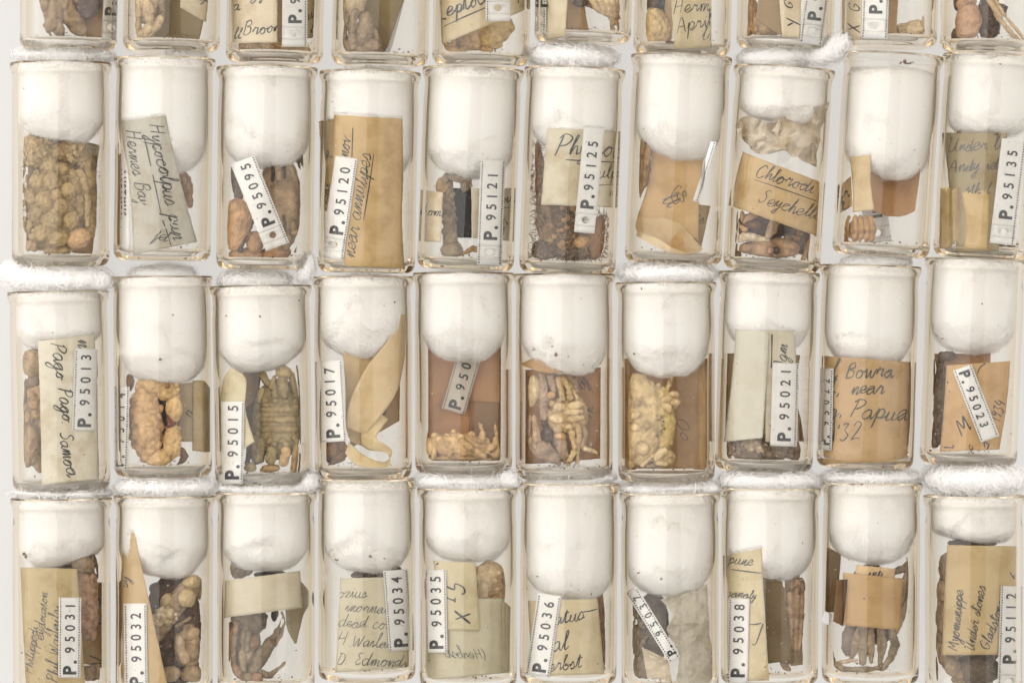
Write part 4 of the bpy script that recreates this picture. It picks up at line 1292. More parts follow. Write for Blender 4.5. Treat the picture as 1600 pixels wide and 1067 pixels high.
note(v, 'paper_strip', None, None, sr(236, 216, 174), 'curling pale lip of the folded pocket', 'paper strip', rows=[((996, 360, 46), (995, 368, 40)), ((1014, 368, 50), (1010, 377, 44)), ((1030, 374, 54), (1028, 388, 44)), ((1050, 388, 52), (1046, 398, 44)), ((1073, 398, 48), (1072, 406, 42)), ((1097, 388, 30), (1095, 394, 28))], straight=True)
note(v, 'paper_scrap', None, None, sr(206, 172, 118), 'pointed inner flap standing in the folded pocket', 'paper scrap', rows=[((1060, 362, 36), (1064, 364, 36)), ((1046, 378, 44), (1070, 384, 42)), ((1036, 388, 48), (1074, 400, 46))], straight=True)  # darker tan puts the shade inside the fold into the flap's colour
note(v, 'paper_note', [(1082, 318), (1112, 322), (1094, 398), (1078, 394)], ('P', -24), sr(206, 184, 140), 'tan scrap behind the folded pocket at right', items=[('fa', 1086, 350, 0, 8, 1.1)], mat=PENCIL)
number_tag(v, (1086, 315), (1115, 222), 9, ('P', 20, 1.0), '', 'white tag seen edge-on above the tan scrap', perf=(1,))

v = VL['28']
e1 = sr(178, 144, 108); e2 = sr(194, 160, 122); e3 = sr(224, 206, 178)
B = Blobs().e(1190, 354, -6, 46, 24, 16, 0, cD).e(1250, 372, -6, 26, 26, 16, 0, cD).e(1203, 391, 12, 46, 15, 22, 5, e1).e(1224, 386, 12, 26, 13, 18, 10, e1).e(1176, 388, 14, 24, 10, 16, 0, e1)
B.e(1210, 392, 32, 12, 8, 6, 8, e2).e(1205, 392, 37, 5.5, 5, 3.6, 0, sr(160, 124, 92)).e(1213, 392, 37, 6.5, 6, 4, 0, cBlk)
B.t(e3, (1151, 373, 20, 5.5), (1162, 371, 24, 7), (1180, 371, 24, 6.5)).t(e3, (1182, 372, 24, 6), (1200, 376, 20, 2.6)).t(e3, (1149, 373, 20, 3.6), (1145, 360, 20, 3.6), (1149, 348, 18, 2)).t(sr(206, 164, 126), (1151, 352, 16, 3), (1165, 359, 16, 4))
B.t(sr(182, 154, 122), (1212, 342, 18, 8.5), (1206, 360, 22, 8.5), (1197, 373, 20, 3.5)).e(1158, 338, 18, 6.5, 8.5, 7, 0, e1).t(e1, (1163, 345, 18, 5), (1176, 338, 20, 5), (1186, 334, 18, 3)).e(1180, 352, 4, 18, 9, 8, 0, sr(140, 108, 80))
for (x_, y_) in ((1231, 371), (1250, 364), (1245, 373), (1238, 380)): B.e(x_, y_, 12, 6, 5.5, 5, 0, cB)
B.t(e1, (1269, 372, 2, 6), (1263, 390, 6, 7), (1254, 413, 2, 4)).t(cB, (1265, 396, 0, 4), (1268, 413, 0, 3)).t(cB, (1139, 336, 2, 6), (1141, 358, 6, 5)).e(1139, 371, 0, 6, 8, 6, 0, cD).t(cB, (1145, 385, 6, 5), (1140, 406, 4, 6)).e(1150, 400, 4, 10, 8, 8, 0, cB)
crab(v, B, 'brown crab with one eye hole below the Seychelles note', cB, seed=28)
TIS = sr(226, 214, 194)
note(v, 'tissue_paper', None, None, TIS, 'crumpled cream tissue between cotton and Seychelles note', 'tissue', rows=[((1150, 196, 30), (1152, 206, 46)), ((1166, 182, 20), (1176, 234, 56)), ((1184, 186, 52), (1196, 242, 52)), ((1204, 192, 36), (1226, 236, 58)), ((1224, 184, 56), (1240, 246, 46)), ((1248, 180, 28), (1256, 232, 54)), ((1272, 168, 44), (1270, 224, 30)), ((1290, 160, 22), (1276, 232, 22))], crumple=15, seed=6, trans=.25, sharp=True)
note(v, 'tissue_paper', None, None, TIS, 'inner folds of tissue under the cotton, above the Seychelles note', 'tissue', rows=[((1180, 196, 10), (1180, 240, 20)), ((1205, 205, 40), (1210, 228, 44)), ((1222, 186, 44), (1232, 232, 30)), ((1250, 206, 40), (1252, 250, 16)), ((1282, 190, 10), (1276, 262, 0))], crumple=16, seed=9, trans=.25, sharp=True)
note(v, 'paper_note', [(1163, 238), (1283, 286), (1277, 370), (1141, 321)], F65, sr(216, 188, 140), 'tan note reading Chlorodi Seychelles in black ink', items=[('Chlorodi', 1180, 275, -17, 11.5, 1.5), ('_', 1180, 281, 1280, 317, 1.5), ('Seychelles', 1184, 316, -17, 10.6, 1.4)])

v = VL['29']
cl = sr(186, 146, 98)
B = Blobs().e(1340, 360, -4, 16, 20, 14, 0, cl)
for i in range(6):
    B.limb(cl, (1325 - i % 3 * 2, 340 + i * 8, 8, 4), (1313 - i % 2 * 3, 350 + i * 6, 12, 3.4), (1318 - i, 372 + i * 2, 14, 2.6), (1326 + i, 382, 12, 1.6))
for i in range(4): B.limb(cl, (1336 + i * 8, 340, 6, 4), (1338 + i * 9, 362, 10, 4), (1334 + i * 9, 382, 8, 2.5))
crab(v, B, 'small tan crab with splayed spidery legs', cl, seed=29, voxel=1.0)
note(v, 'curled_paper', None, None, sr(198, 154, 100), 'curled sheet of brown paper below its cotton', 'paper sheet', rows=[((1362, 262, 30), (1360, 328, 30)), ((1390, 275, -14), (1384, 337, -10)), ((1420, 265, -4), (1408, 338, 0)), ((1438, 254, 26), (1428, 330, 24))])
note(v, 'paper_strip', [(1330, 246), (1360, 242), (1366, 328), (1334, 332)], F62, sr(224, 202, 160), 'upright cream strip in front of curled brown paper', 'paper strip', rows=[((1330, 246), (1361, 242)), ((1334, 290), (1361, 286)), ((1334, 332), (1366, 328))])
note(v, 'paper_note', [(1312, 292), (1330, 276), (1332, 322), (1313, 334)], ('F', 58), TAN2, 'tan note corner with heavy black letters by the left wall', items=[('fr', 1314, 312, 20, 9, 2.0), ('l', 1318, 330, 20, 7, 2.0)])
number_tag(v, (1374, 384), (1362, 300), 40, ('P', -30), 'In', 'grey white punched card behind the spidery crab', hole=20, perf=(), start=44)

v = VL['20']
B = Blobs()
for i in range(16):
    r_ = random.Random(i + 40); B.e(1480 + i * 7.5, 388 + r_.uniform(-6, 4), r_.uniform(-10, 20), r_.uniform(3, 8), r_.uniform(3, 6), r_.uniform(3, 6), r_.uniform(0, 90), r_.choice([cP, cT, cB]))
B.limb(cB, (1470, 240, 5, 4), (1476, 262, 8, 4)).e(1540, 392, 0, 62, 5, 18, 0, cB).limb(cP, (1560, 380, 18, 4), (1575, 370, 20, 4), (1580, 388, 18, 3))
crab(v, B, 'loose crab crumbs at the bottom of the right edge vial', cT, seed=30, cat='crab crumbs', name='crab_crumbs')
note(v, 'paper_note', [(1476, 208), (1573, 208), (1560, 392), (1496, 392)], F62, sr(176, 160, 126), 'grey brown note reading Under behind tag P. 95135', items=[('Under lo', 1482, 238, 4, 10.5, 1.8), ('Andy idn', 1484, 270, 4, 9.5, 1.8), ('ith l', 1510, 302, 0, 9, 1.6)], mat=PENCIL, stain=.34)
note(v, 'folded_paper', None, None, sr(226, 204, 158), 'folded cream paper leaning at the left wall under grey note', 'folded paper', rows=[((1469, 295, 24), (1470, 388, 24)), ((1482, 292, 44), (1484, 388, 48)), ((1490, 296, 38), (1492, 380, 40)), ((1496, 293, 52), (1496, 376, 54)), ((1506, 300, 40), (1506, 388, 46))])
note(v, 'folded_paper', [(1504, 300), (1545, 297), (1542, 390), (1510, 386)], ('F', 63.2), sr(220, 192, 138), 'square tan folded paper between cream fold and tag P. 95135', cat='folded paper', rows=[((1504, 300), (1546, 297)), ((1510, 345), (1544, 345)), ((1508, 388), (1542, 390))], stain=.4)
number_tag(v, (1564, 382), (1583, 218), 37, F66, 'P. 95135', 'white tag P. 95135 at the right edge', hole=20, perf=(1,), start=40, pitch=17, pgap=30)

# ------------------------------------------------------------------ third row
v = VL['31']
g1 = sr(160, 136, 104); g2 = sr(128, 110, 90)
B = Blobs().e(52, 567, 18, 24, 23, 20, 0, g1).e(56, 595, 12, 13, 14, 14, 0, g2).e(62, 660, 0, 34, 72, 30, 8, g2).bump(66, 640, 4, 28, 50, 28, 22, 9, 8, sr(178, 148, 108), 7, proud=.7).e(48, 690, 14, 20, 42, 18, 10, g1).limb(g1, (46, 650, 10, 10), (42, 690, 14, 12), (62, 735, 12, 5)).e(150, 640, -20, 16, 70, 22, 4, g2).e(156, 575, 0, 12, 20, 14, 0, g1).limb(g2, (40, 600, 0, 9), (36, 650, 4, 8), (34, 700, 4, 6)).limb(g2, (158, 700, 0, 5), (160, 740, 4, 4))
crab(v, B, 'grey brown crab behind the Pago Pago note', g1, seed=31)
note(v, 'paper_note', [(60, 533), (146, 523), (152, 748), (66, 757)], F64, sr(232, 226, 208), 'cream note reading Pago Pago sideways', rows=[((60, 533), (146, 523)), ((64, 640), (150, 630)), ((66, 757), (152, 748))], items=[('Pago Pago.', 80, 536, -82, 12, 1.9), ('Samoa', 92, 676, -80, 11, 1.8), ('n', 120, 530, -85, 12, 1.9)], stain=.3)
number_tag(v, (129, 673), (133, 545), 34, F66, 'P. 95013', 'white tag P. 95013 on the Pago Pago note', perf=(0,), start=6, pitch=17.6, pgap=33)

v = VL['32']
t1 = sr(204, 166, 118)
B = Blobs().e(228, 662, 12, 27, 62, 30, -4, t1).bump(228, 662, 12, 27, 62, 30, 34, 7.5, -4, t1, 12, proud=.6).e(252, 660, -12, 34, 62, 16, 0, cBlk)  # near-black blob paints the shaded hollow between shell and claws
c2 = sr(212, 178, 126)
B.limb(c2, (222, 602, 10, 11), (250, 606, 18, 15), (266, 614, 22, 14)).e(272, 636, 22, 13, 24, 14, 0, c2).e(258, 606, 20, 20, 13, 14, 15, c2).bump(262, 610, 20, 22, 14, 14, 12, 4, 15, c2, 3)
B.e(269, 690, 22, 14, 30, 16, 4, c2).bump(269, 690, 22, 14, 30, 16, 22, 3.5, 4, c2, 4).e(250, 716, 20, 24, 15, 16, -18, c2).t(sr(120, 70, 50), (268, 665, 24, 8), (264, 642, 24, 3.5)).t(cBlk, (276, 655, 18, 5), (273, 668, 20, 4)).e(200, 598, 0, 10, 14, 10, 0, cB)
B.e(262, 603, 36, 4, 4, 2, 0, cB).limb(cB, (278, 700, 0, 6), (290, 712, 4, 5), (280, 726, 0, 4))
crab(v, B, 'tan lumpy crab with two bent claws beside tag P. 95014', t1, seed=32)
note(v, 'paper_note', [(276, 600), (322, 596), (312, 690), (280, 690)], ('P', -8, .3), sr(212, 196, 166), 'cream note standing right of the two bent claws', rows=[((276, 600), (318, 595)), ((280, 690), (306, 690))], items=[('r', 300, 652, 80, 12, 2)], mat=PENCIL)
note(v, 'folded_paper', None, None, sr(214, 198, 164), 'folded cream paper at the right wall behind tag P. 95014 crab', 'folded paper', rows=[((300, 594, 10), (300, 704, 10)), ((318, 596, 30), (316, 706, 28)), ((325, 606, 8), (322, 706, 6))])
number_tag(v, (189, 733), (192, 604), 26, F66, 'P. 95014', 'white tag P. 95014 curving round the left wall', perf=(1,), start=5, pitch=18, pgap=34, size=13, psize=15)

v = VL['33']
o1 = sr(160, 143, 104); o2 = sr(178, 158, 116); o3 = sr(192, 160, 114)
B = Blobs().e(436, 655, -2, 43, 66, 28, 0, o1).e(394, 652, -14, 16, 66, 18, 0, cD).e(402, 700, -2, 14, 26, 18, 0, o1)
B.e(437, 640, 13, 33, 9, 14, 0, o2).e(438, 655, 14, 35, 9, 14, 0, o2).e(437, 670, 13, 33, 9, 14, 0, o2)
B.e(443, 582, 14, 13, 11, 11, 8, o2).t(o1, (441, 596, 18, 9), (443, 616, 22, 8)).t(o1, (456, 588, 12, 6), (464, 614, 18, 7.5)).t(o1, (410, 588, 8, 7), (420, 600, 12, 6)).t(o2, (428, 590, 14, 4), (424, 606, 18, 4)).t(o2, (409, 610, 14, 4), (406, 626, 14, 4)).t(o1, (428, 606, 16, 6), (430, 618, 20, 6))
for x_, y_ in ((414, 626), (430, 626), (446, 627), (463, 628)): B.e(x_, y_, 20, 6, 5, 6, 0, o1).e(x_ + 2, y_ + 7, 17, 7, 5, 7, 0, o2)
for x_, y_ in ((428, 694), (447, 694), (466, 690)): B.e(x_, y_, 20, 6.5, 5, 6, 0, o1).e(x_ - 6, y_ - 6, 17, 6, 6, 7, 0, o2)
B.t(o1, (425, 704, 20, 8), (423, 718, 20, 8.5)).t(o3, (446, 704, 20, 7.5), (443, 722, 18, 8)).t(o3, (465, 700, 18, 7.5), (462, 718, 18, 7.5), (458, 736, 12, 5)).e(422, 733, 14, 16, 8, 10, -4, o3).e(391, 731, 8, 10, 9, 9, 0, o2).t(o1, (408, 690, 12, 7), (406, 716, 14, 8))
B.t(cG, (466, 573, 4, 3), (472, 592, 8, 4)).t(cG, (473, 596, 8, 4), (478, 630, 8, 5), (478, 690, 6, 4)).t(cG, (475, 712, 6, 4.5), (470, 740, 4, 3.5)).t(cBlk, (391, 700, 8, 5), (386, 724, 10, 4)).e(384, 668, 2, 8, 16, 8, -15, sr(124, 98, 74))
crab(v, B, 'olive crab belly up with segmented underside beside tag P. 95015', o1, seed=33)
note(v, 'paper_strip', [(340, 590), (384, 590), (388, 690), (346, 726)], F62, sr(224, 212, 178), 'cream strip with pointed end above tag P. 95015', cat='paper strip', rows=[((362, 575), (370, 578)), ((350, 596), (385, 594)), ((342, 640), (384, 640)), ((344, 727), (398, 690))], items=[('s', 348, 592, 90, 8, 1.6)])
note(v, 'paper_scrap', None, None, sr(150, 120, 88), 'brown paper scrap between cream strip and belly up crab', 'paper scrap', rows=[((374, 585, 24), (380, 640, 26)), ((392, 580, 4), (392, 632, 10)), ((408, 582, -10), (404, 618, -4))])
number_tag(v, (364, 754), (366, 627), 34, F66, 'P. 95015', 'white tag P. 95015 at the lower left of its vial', perf=(1,), start=6, pitch=17.8, pgap=34)

v = VL['34']
B = Blobs().e(520, 700, 2, 22, 20, 16, 0, cB).limb(cB, (532, 690, 10, 8), (538, 708, 10, 7), (526, 720, 8, 5), (512, 727, 4, 3)).e(512, 715, 4, 12, 8, 10, 0, cD)
crab(v, B, 'small brown crab piece under tag P. 95017', cB, seed=34)
note(v, 'paper_note', [(535, 544), (627, 536), (625, 657), (548, 700)], ('P', -14), TAN2, 'upright tan note behind the curling paper', items=[('Bili', 600, 650, 70, 14, 1.7), ('nw', 552, 668, 30, 12, 1.8)])
note(v, 'paper_note', [(536, 544), (600, 538), (575, 600), (540, 640)], ('F', 60), sr(212, 186, 136), 'curving tan sheet left of the paper ribbon', 'paper sheet', rows=[((536, 543, 30), (600, 536, 16)), ((540, 600, 32), (580, 590, 30)), ((541, 665, 30), (552, 640, 40)), ((548, 690, 24), (575, 700, 14))])
note(v, 'paper_ribbon', None, None, sr(226, 202, 158), 'long cream paper ribbon curling upwards to the right', 'paper ribbon', rows=[((617, 490, 36), (632, 492, 30)), ((606, 530, 46), (632, 548, 34)), ((572, 575, 52), (622, 600, 40)), ((546, 632, 50), (604, 636, 44)), ((541, 668, 44), (570, 680, 38))])
note(v, 'paper_ribbon', None, None, sr(232, 212, 166), 'lower loop of cream ribbon touching the vial floor', 'paper ribbon', rows=[((585, 638, 36), (606, 655, 30)), ((565, 672, 40), (588, 682, 36)), ((570, 700, 30), (600, 694, 38)), ((604, 708, 30), (612, 706, 28)), ((604, 730, 46), (600, 722, 26)), ((560, 728, 52), (570, 712, 44)), ((540, 708, 46), (545, 690, 38))], items=())
number_tag(v, (522, 690), (515, 564), 41, F66, 'P. 95017', 'white tag P. 95017 in front of tan and ribbon papers', perf=(0, 1), start=6, pitch=17, pgap=32)

v = VL['35']
pc = sr(212, 178, 130)
B = Blobs().e(716, 696, 8, 50, 20, 28, 2, pc).e(670, 698, 12, 17, 14, 15, 20, pc).claw(745, 706, 24, -18, 46, 18, pc, op=.2).bump(716, 692, 8, 50, 20, 28, 18, 6, 2, pc, 3, proud=.35)
B.limb(pc, (735, 686, 24, 6), (752, 690, 26, 5), (754, 672, 24, 4), (748, 661, 22, 2)).limb(pc, (760, 700, 16, 7), (772, 698, 16, 6), (778, 682, 14, 4), (773, 665, 12, 2)).limb(pc, (690, 690, 26, 6), (708, 698, 30, 5), (702, 712, 26, 3)).limb(cT, (664, 702, 8, 5), (660, 688, 6, 4), (666, 674, 4, 3)).limb(pc, (680, 700, 24, 5), (676, 718, 20, 4)).limb(pc, (720, 690, 30, 6), (738, 700, 32, 5), (756, 712, 26, 5)).e(775, 705, 4, 12, 14, 12, 0, pc).e(715, 716, 4, 48, 7, 22, 0, cT)
crab(v, B, 'pale tan crab lying sideways on the vial floor', pc, seed=35)
note(v, 'paper_note', [(666, 530), (788, 530), (786, 724), (667, 718)], ('P', -34, .0), sr(208, 164, 118), 'orange brown paper behind the crab lying sideways')
note(v, 'paper_note', [(735, 626), (782, 628), (782, 716), (732, 716)], ('P', -30, .0), sr(176, 138, 98), 'darker brown square overlapping the orange brown paper')
number_tag(v, (708, 643), (738, 540), 38, ('P', -24), 'P. 95018', rgb=sr(196, 186, 172), label= 'dim white tag slanted above the crab lying sideways', perf=(0, 1), start=5, pitch=17, pgap=30)  # card colour darkened to stand for the shade deep in the vial

v = VL['36']
a1 = sr(200, 172, 128); a2 = sr(168, 144, 122); a3 = sr(212, 188, 148)
B = Blobs().e(878, 655, -10, 34, 58, 14, -10, cB).e(857, 682, 4, 13, 18, 10, 0, cD).e(887, 648, 7, 33, 34, 18, -8, a1).e(884, 690, 2, 26, 34, 14, -14, a2).e(880, 606, 2, 26, 26, 12, -10, a2)  # dark backing and centre blobs paint the shade in the gaps between legs
B.e(832, 610, 16, 12, 25, 11, 8, a3).t(a2, (846, 588, 14, 6), (851, 625, 18, 9), (849, 652, 16, 5)).t(a2, (860, 590, 10, 7), (866, 612, 14, 5)).e(861, 618, 20, 7, 6, 6, 0, sr(196, 156, 116)).e(862, 630, 18, 7, 6, 6, 0, a1)
B.t(a1, (872, 592, 12, 4), (877, 610, 22, 4.6), (879, 622, 24, 4)).t(a1, (880, 590, 10, 4.5), (888, 607, 20, 5), (891, 620, 24, 4.2)).t(a1, (889, 597, 8, 3.5), (896, 611, 16, 4), (902, 628, 20, 3.5)).e(879, 623, 25, 5, 4.5, 4, 0, a3).e(891, 621, 25, 5.5, 4.5, 4, 0, a3)
B.e(874, 637, 20, 12, 8, 8, -24, a3).e(898, 633, 20, 13, 8, 8, -6, a3).e(894, 644, 22, 17, 5.5, 6, -6, a3).e(872, 654, 19, 14, 8, 8, 10, a3).e(897, 654, 21, 16, 6.5, 7, -8, a3).e(862, 647, 14, 7, 10, 8, 0, a1).t(a1, (904, 630, 16, 5), (910, 645, 16, 5), (911, 660, 14, 5))
B.e(872, 671, 22, 6.5, 6, 6, 0, a3).e(876, 682, 22, 9, 6.5, 7, 18, sr(206, 170, 126)).t(a2, (877, 692, 20, 9.5), (881, 710, 20, 8.5), (883, 721, 16, 4))
B.e(889, 667, 23, 6, 5, 5, 0, a3).t(a1, (893, 676, 22, 4.8), (898, 702, 22, 4)).t(a1, (897, 706, 24, 4.5), (890, 719, 22, 4.3)).t(a3, (889, 721, 20, 4), (886, 731, 16, 2))
B.t(a1, (902, 664, 18, 5), (905, 680, 20, 4.5), (902, 695, 18, 3.8), (902, 722, 12, 3)).t(a2, (911, 664, 12, 4), (914, 680, 14, 4.5), (909, 697, 14, 4)).t(a3, (912, 700, 14, 4), (922, 703, 16, 4.5), (931, 707, 14, 3)).t(a2, (922, 702, 12, 2), (924, 690, 10, 1.5))
B.t(a2, (829, 651, 14, 4), (823, 666, 16, 5), (824, 686, 18, 5)).t(sr(184, 152, 122), (834, 652, 18, 4), (838, 670, 20, 6), (838, 688, 22, 8)).t(a2, (834, 694, 18, 11), (850, 704, 20, 15), (866, 716, 18, 10), (874, 726, 12, 4)).t(a3, (826, 688, 20, 6), (838, 698, 24, 7))
crab(v, B, 'tan crab standing upright on orange paper', a1, seed=36)
note(v, 'paper_note', [(814, 562), (941, 574), (941, 716), (812, 728)], ('F', 50), sr(208, 160, 108), 'orange paper behind the upright crab', mat=PENCIL, items=[('ly', 912, 610, 60, 10, 1.4), ('Th.', 926, 655, 85, 8, 1.2)], rows=[((814, 578, -30), (941, 574, -30)), ((812, 728, -34), (941, 716, -34))], wspec=('P', -30))
note(v, 'folded_paper', None, None, sr(204, 168, 122), 'folded tan flap above the upright crab', 'folded paper', rows=[((816, 568, 20), (824, 572, 36)), ((852, 556, 30), (850, 582, 40)), ((890, 572, 20), (884, 582, 28))])

v = VL['37']
y1 = sr(208, 182, 136); y2 = sr(218, 192, 146); y3 = sr(206, 182, 124); y4 = sr(222, 200, 156); yo = sr(150, 126, 86)
B = Blobs().e(1000, 655, 4, 40, 74, 27, -2, y1).e(1032, 655, 2, 24, 54, 21, 0, y3).e(1042, 630, 2, 18, 18, 14, 0, y1).e(1036, 716, 2, 20, 16, 14, 0, y1)
B.e(991, 649, 20, 20, 9, 13, -6, y2).e(991, 667, 20, 20, 9.5, 13, 8, y2).e(1011, 664, 20, 9, 12, 11, 0, y2).e(996, 632, 16, 18, 13, 14, -14, y1).bump(994, 630, 16, 18, 13, 14, 16, 3, -14, y2, 4).e(980, 640, 10, 9, 12, 10, 0, y1).e(1004, 698, 18, 12, 14, 12, -28, y2).e(986, 706, 13, 14, 13, 11, 0, y1).bump(986, 706, 13, 14, 13, 11, 18, 3.4, 0, y2, 5).e(979, 725, 6, 13, 10, 10, 0, y1).bump(979, 725, 6, 13, 10, 10, 12, 3, 0, y2, 6).e(978, 684, 8, 8, 12, 10, 0, y1)
B.e(1007, 605, 2, 18, 14, 13, 0, sr(180, 162, 140)).e(984, 622, 4, 6, 13, 8, 25, y1).e(975, 600, 2, 6, 12, 6, 10, cG)
r_ = random.Random(5)
for k_ in range(16): B.e(1025 + r_.uniform(0, 12), 656 + r_.uniform(0, 34) - 8, 22.5, r_.uniform(1.2, 2.2), r_.uniform(1.2, 2), 2, 0, yo)
B.e(1041, 636, 15, 13, 8, 8, 42, y2).e(1040, 624, 15, 11, 6, 8, -10, y1).e(1053, 628, 13, 9, 6, 7, 8, y1).e(1052, 616, 10, 9, 5, 7, -6, y1).t(y1, (1042, 612, 6, 3), (1046, 598, 8, 4.5), (1050, 590, 6, 2)).t(y1, (1030, 612, 6, 3), (1029, 602, 8, 5))
B.e(1032, 709, 17, 13.5, 7, 8, -42, y4).e(1034, 723, 13, 11, 6, 7, 8, y2).e(1044, 720, 10, 8, 6, 6, -20, y2).t(y1, (1004, 727, 14, 4), (1020, 711, 18, 4)).e(1048, 660, 6, 4, 8, 6, 0, y1).e(1049, 676, 6, 5, 8, 6, 0, y1).e(1047, 690, 6, 4, 6, 6, 0, y1).e(1018, 728, 6, 16, 6, 8, 0, cG)
crab(v, B, 'pale yellow crab with lumpy lobed shell', y1, seed=37)
note(v, 'paper_note', [(972, 560), (1108, 560), (1108, 738), (970, 738)], ('B', 56), sr(220, 188, 136), 'tan yellow paper behind the lobed pale yellow crab', trans=.5, items=[('oO', 1075, 690, 80, 12, 1)], mat=PENCIL)

v = VL['38']
d1 = sr(136, 116, 94)
B = Blobs().e(1188, 703, 4, 54, 22, 28, 2, d1).bump(1188, 702, 6, 54, 22, 30, 40, 5, 2, d1, 4, proud=.8).e(1180, 698, 26, 22, 12, 12, 10, sr(196, 174, 146)).bump(1182, 698, 28, 18, 10, 10, 10, 4, 0, sr(214, 196, 168), 6, proud=.9).limb(d1, (1235, 690, 8, 10), (1250, 704, 8, 9), (1240, 722, 6, 6)).limb(d1, (1140, 690, 10, 9), (1128, 698, 8, 7), (1138, 716, 6, 5)).limb(d1, (1190, 705, 30, 5), (1196, 712, 30, 4))
crab(v, B, 'spiny grey brown crab under the folded cream note', d1, seed=38)
note(v, 'paper_note', [(1132, 552), (1252, 555), (1266, 690), (1128, 690)], ('P', -30), sr(206, 180, 136), 'tan paper behind the folded cream note', rows=[((1132, 552), (1252, 555)), ((1128, 620), (1246, 620)), ((1128, 690), (1266, 690))])
note(v, 'paper_note', [(1195, 516), (1241, 518), (1246, 690), (1196, 690)], ('F', 62.6), sr(218, 210, 188), 'cream note with ink scrawl under tag P. 95021', items=[('Agm', 1226, 578, 84, 9, 1.5), ('_', 1205, 575, 1206, 522, 2.2), ('p', 1208, 672, 60, 9, 1.4)])
note(v, 'folded_paper', [(1151, 515), (1201, 518), (1192, 684), (1133, 690)], F65, sr(222, 218, 202), 'folded blank cream note hanging left of tag P. 95021', 'folded paper', rows=[((1151, 515), (1202, 518)), ((1146, 590), (1198, 590)), ((1134, 690), (1192, 684))], crumple=1.0, stain=.1)
number_tag(v, (1223, 697), (1227, 567), 40, F66, 'P. 95021', 'white tag P. 95021 beside the folded blank note', perf=(1,), start=8, pitch=17.6, pgap=33)

v = VL['39']
note(v, 'paper_note', [(1289, 556), (1428, 566), (1424, 722), (1288, 722)], ('F', 63.6), sr(208, 176, 130), 'curved tan note reading Papua 32 in smudged pencil', items=[('l Bowra', 1300, 590, 1, 13, 2.2), ('L, near', 1296, 614, -1, 12, 2.1), ('Papua', 1328, 652, -4, 14, 2.2), ('g,', 1298, 652, 10, 12, 1.8), ("'32", 1306, 690, 4, 13, 2.0), ('_', 1304, 690, 1306, 640, 2.2)], mat=ink_material('smudged_pencil', (.07, .065, .055), (.15, .13, .1)), stain=.3)
number_tag(v, (1291, 703), (1294, 575), 22, F66, 'P. 95022', 'white tag P. 95022 squeezed against the left wall', perf=(1,), start=8, pitch=16.5, pgap=30, size=11, psize=13)

v = VL['30']
B = Blobs().e(1466, 630, 0, 13, 66, 24, 2, cGd).bump(1466, 630, 0, 13, 66, 24, 40, 4.5, 2, sr(100, 82, 64), 4, proud=.7).limb(cD, (1448, 565, 4, 6), (1452, 590, 8, 5), (1450, 615, 6, 3)).e(1480, 556, 8, 16, 8, 12, 0, cD).e(1458, 690, 4, 12, 12, 12, 0, cGd).limb(cD, (1456, 660, 8, 5), (1450, 690, 8, 4))
crab(v, B, 'dark grey crab edge at the left wall beside tag P. 95023', cGd, seed=40)
note(v, 'paper_note', [(1460, 553), (1548, 553), (1540, 600), (1472, 620)], ('P', 0), sr(196, 156, 112), 'orange brown paper tops sticking up under cotton, vial P. 95023', rows=[((1460, 553), (1548, 552)), ((1468, 620), (1545, 620)), ((1470, 706), (1540, 700))])
note(v, 'paper_note', [(1480, 574), (1577, 562), (1560, 702), (1470, 706)], ('F', 62), sr(216, 180, 130), 'tan note with dotted ink beneath slanted tag P. 95023', rows=[((1480, 571), (1577, 564)), ((1476, 640), (1571, 632)), ((1470, 706), (1560, 702))], items=[('M', 1503, 680, 40, 12, 2.4), ('1934', 1562, 660, 78, 8, 1.4), ('s', 1540, 702, 50, 10, 1.8), ('.', 1482, 612, 0, 14, 3), ('.', 1480, 598, 0, 10, 2.6), ('l', 1492, 700, 110, 7, 1.6), ('c', 1518, 704, 60, 7, 1.6), ('(', 1526, 580, -20, 8, 1.6)])
number_tag(v, (1504, 574), (1546, 686), 30, F66, 'P. 95023', 'white tag P. 95023 slanted across tan note', perf=(0, 1), start=6, pitch=14.6, pgap=26, size=13.5, psize=16)

# ------------------------------------------------------------------ bottom row
v = VL['41']
B = Blobs().e(134, 940, 0, 24, 62, 24, 0, cPk).bump(136, 940, 2, 24, 62, 24, 30, 8, 0, cPk, 6, proud=.5).e(131, 881, 16, 20, 14, 14, 10, cG).t(cD, (146, 872, 16, 7), (158, 886, 16, 5), (162, 902, 14, 2)).limb(cD, (138, 888, 14, 4), (142, 905, 12, 2)).e(95, 882, -6, 34, 10, 14, 0, cD).e(66, 1058, 26, 26, 14, 12, -8, sr(190, 154, 112)).limb(cG, (128, 1050, 10, 12), (148, 1052, 10, 12), (168, 1046, 6, 5)).limb(cG, (112, 900, 0, 8), (120, 1000, 6, 8))
crab(v, B, 'pinkish tan crab between note and back paper, tag P. 95031', cPk, seed=41)
note(v, 'paper_note', [(130, 906), (165, 910), (163, 1043), (128, 1036)], ('P', -28), sr(180, 154, 108), 'brown paper with big ink strokes at right, vial P. 95031', items=[('o', 158, 946, 84, 14, 2.6), ('Y', 164, 978, 100, 8, 2.6), ('V', 164, 1040, 95, 10, 2.6)])
note(v, 'paper_note', [(34, 886), (120, 888), (134, 1100), (44, 1100)], F64, sr(204, 184, 138), 'tan note with two vertical pencil lines under tag P. 95031', items=[('Philippodi', 52, 1052, 83, 7.6, 1.3), ('eydouxion', 69, 1000, 85, 8, 1.2), ('Phil Wailailsi', 90, 1066, 87, 9, 1.5)], mat=ink_material('dark_pencil', (.05, .05, .045), (.13, .12, .1)), stain=.35)
number_tag(v, (108, 1058), (109, 933), 34, F66, 'P. 95031', 'white tag P. 95031 at the bottom left', perf=(0, 1), start=5, pitch=17.2, pgap=33)

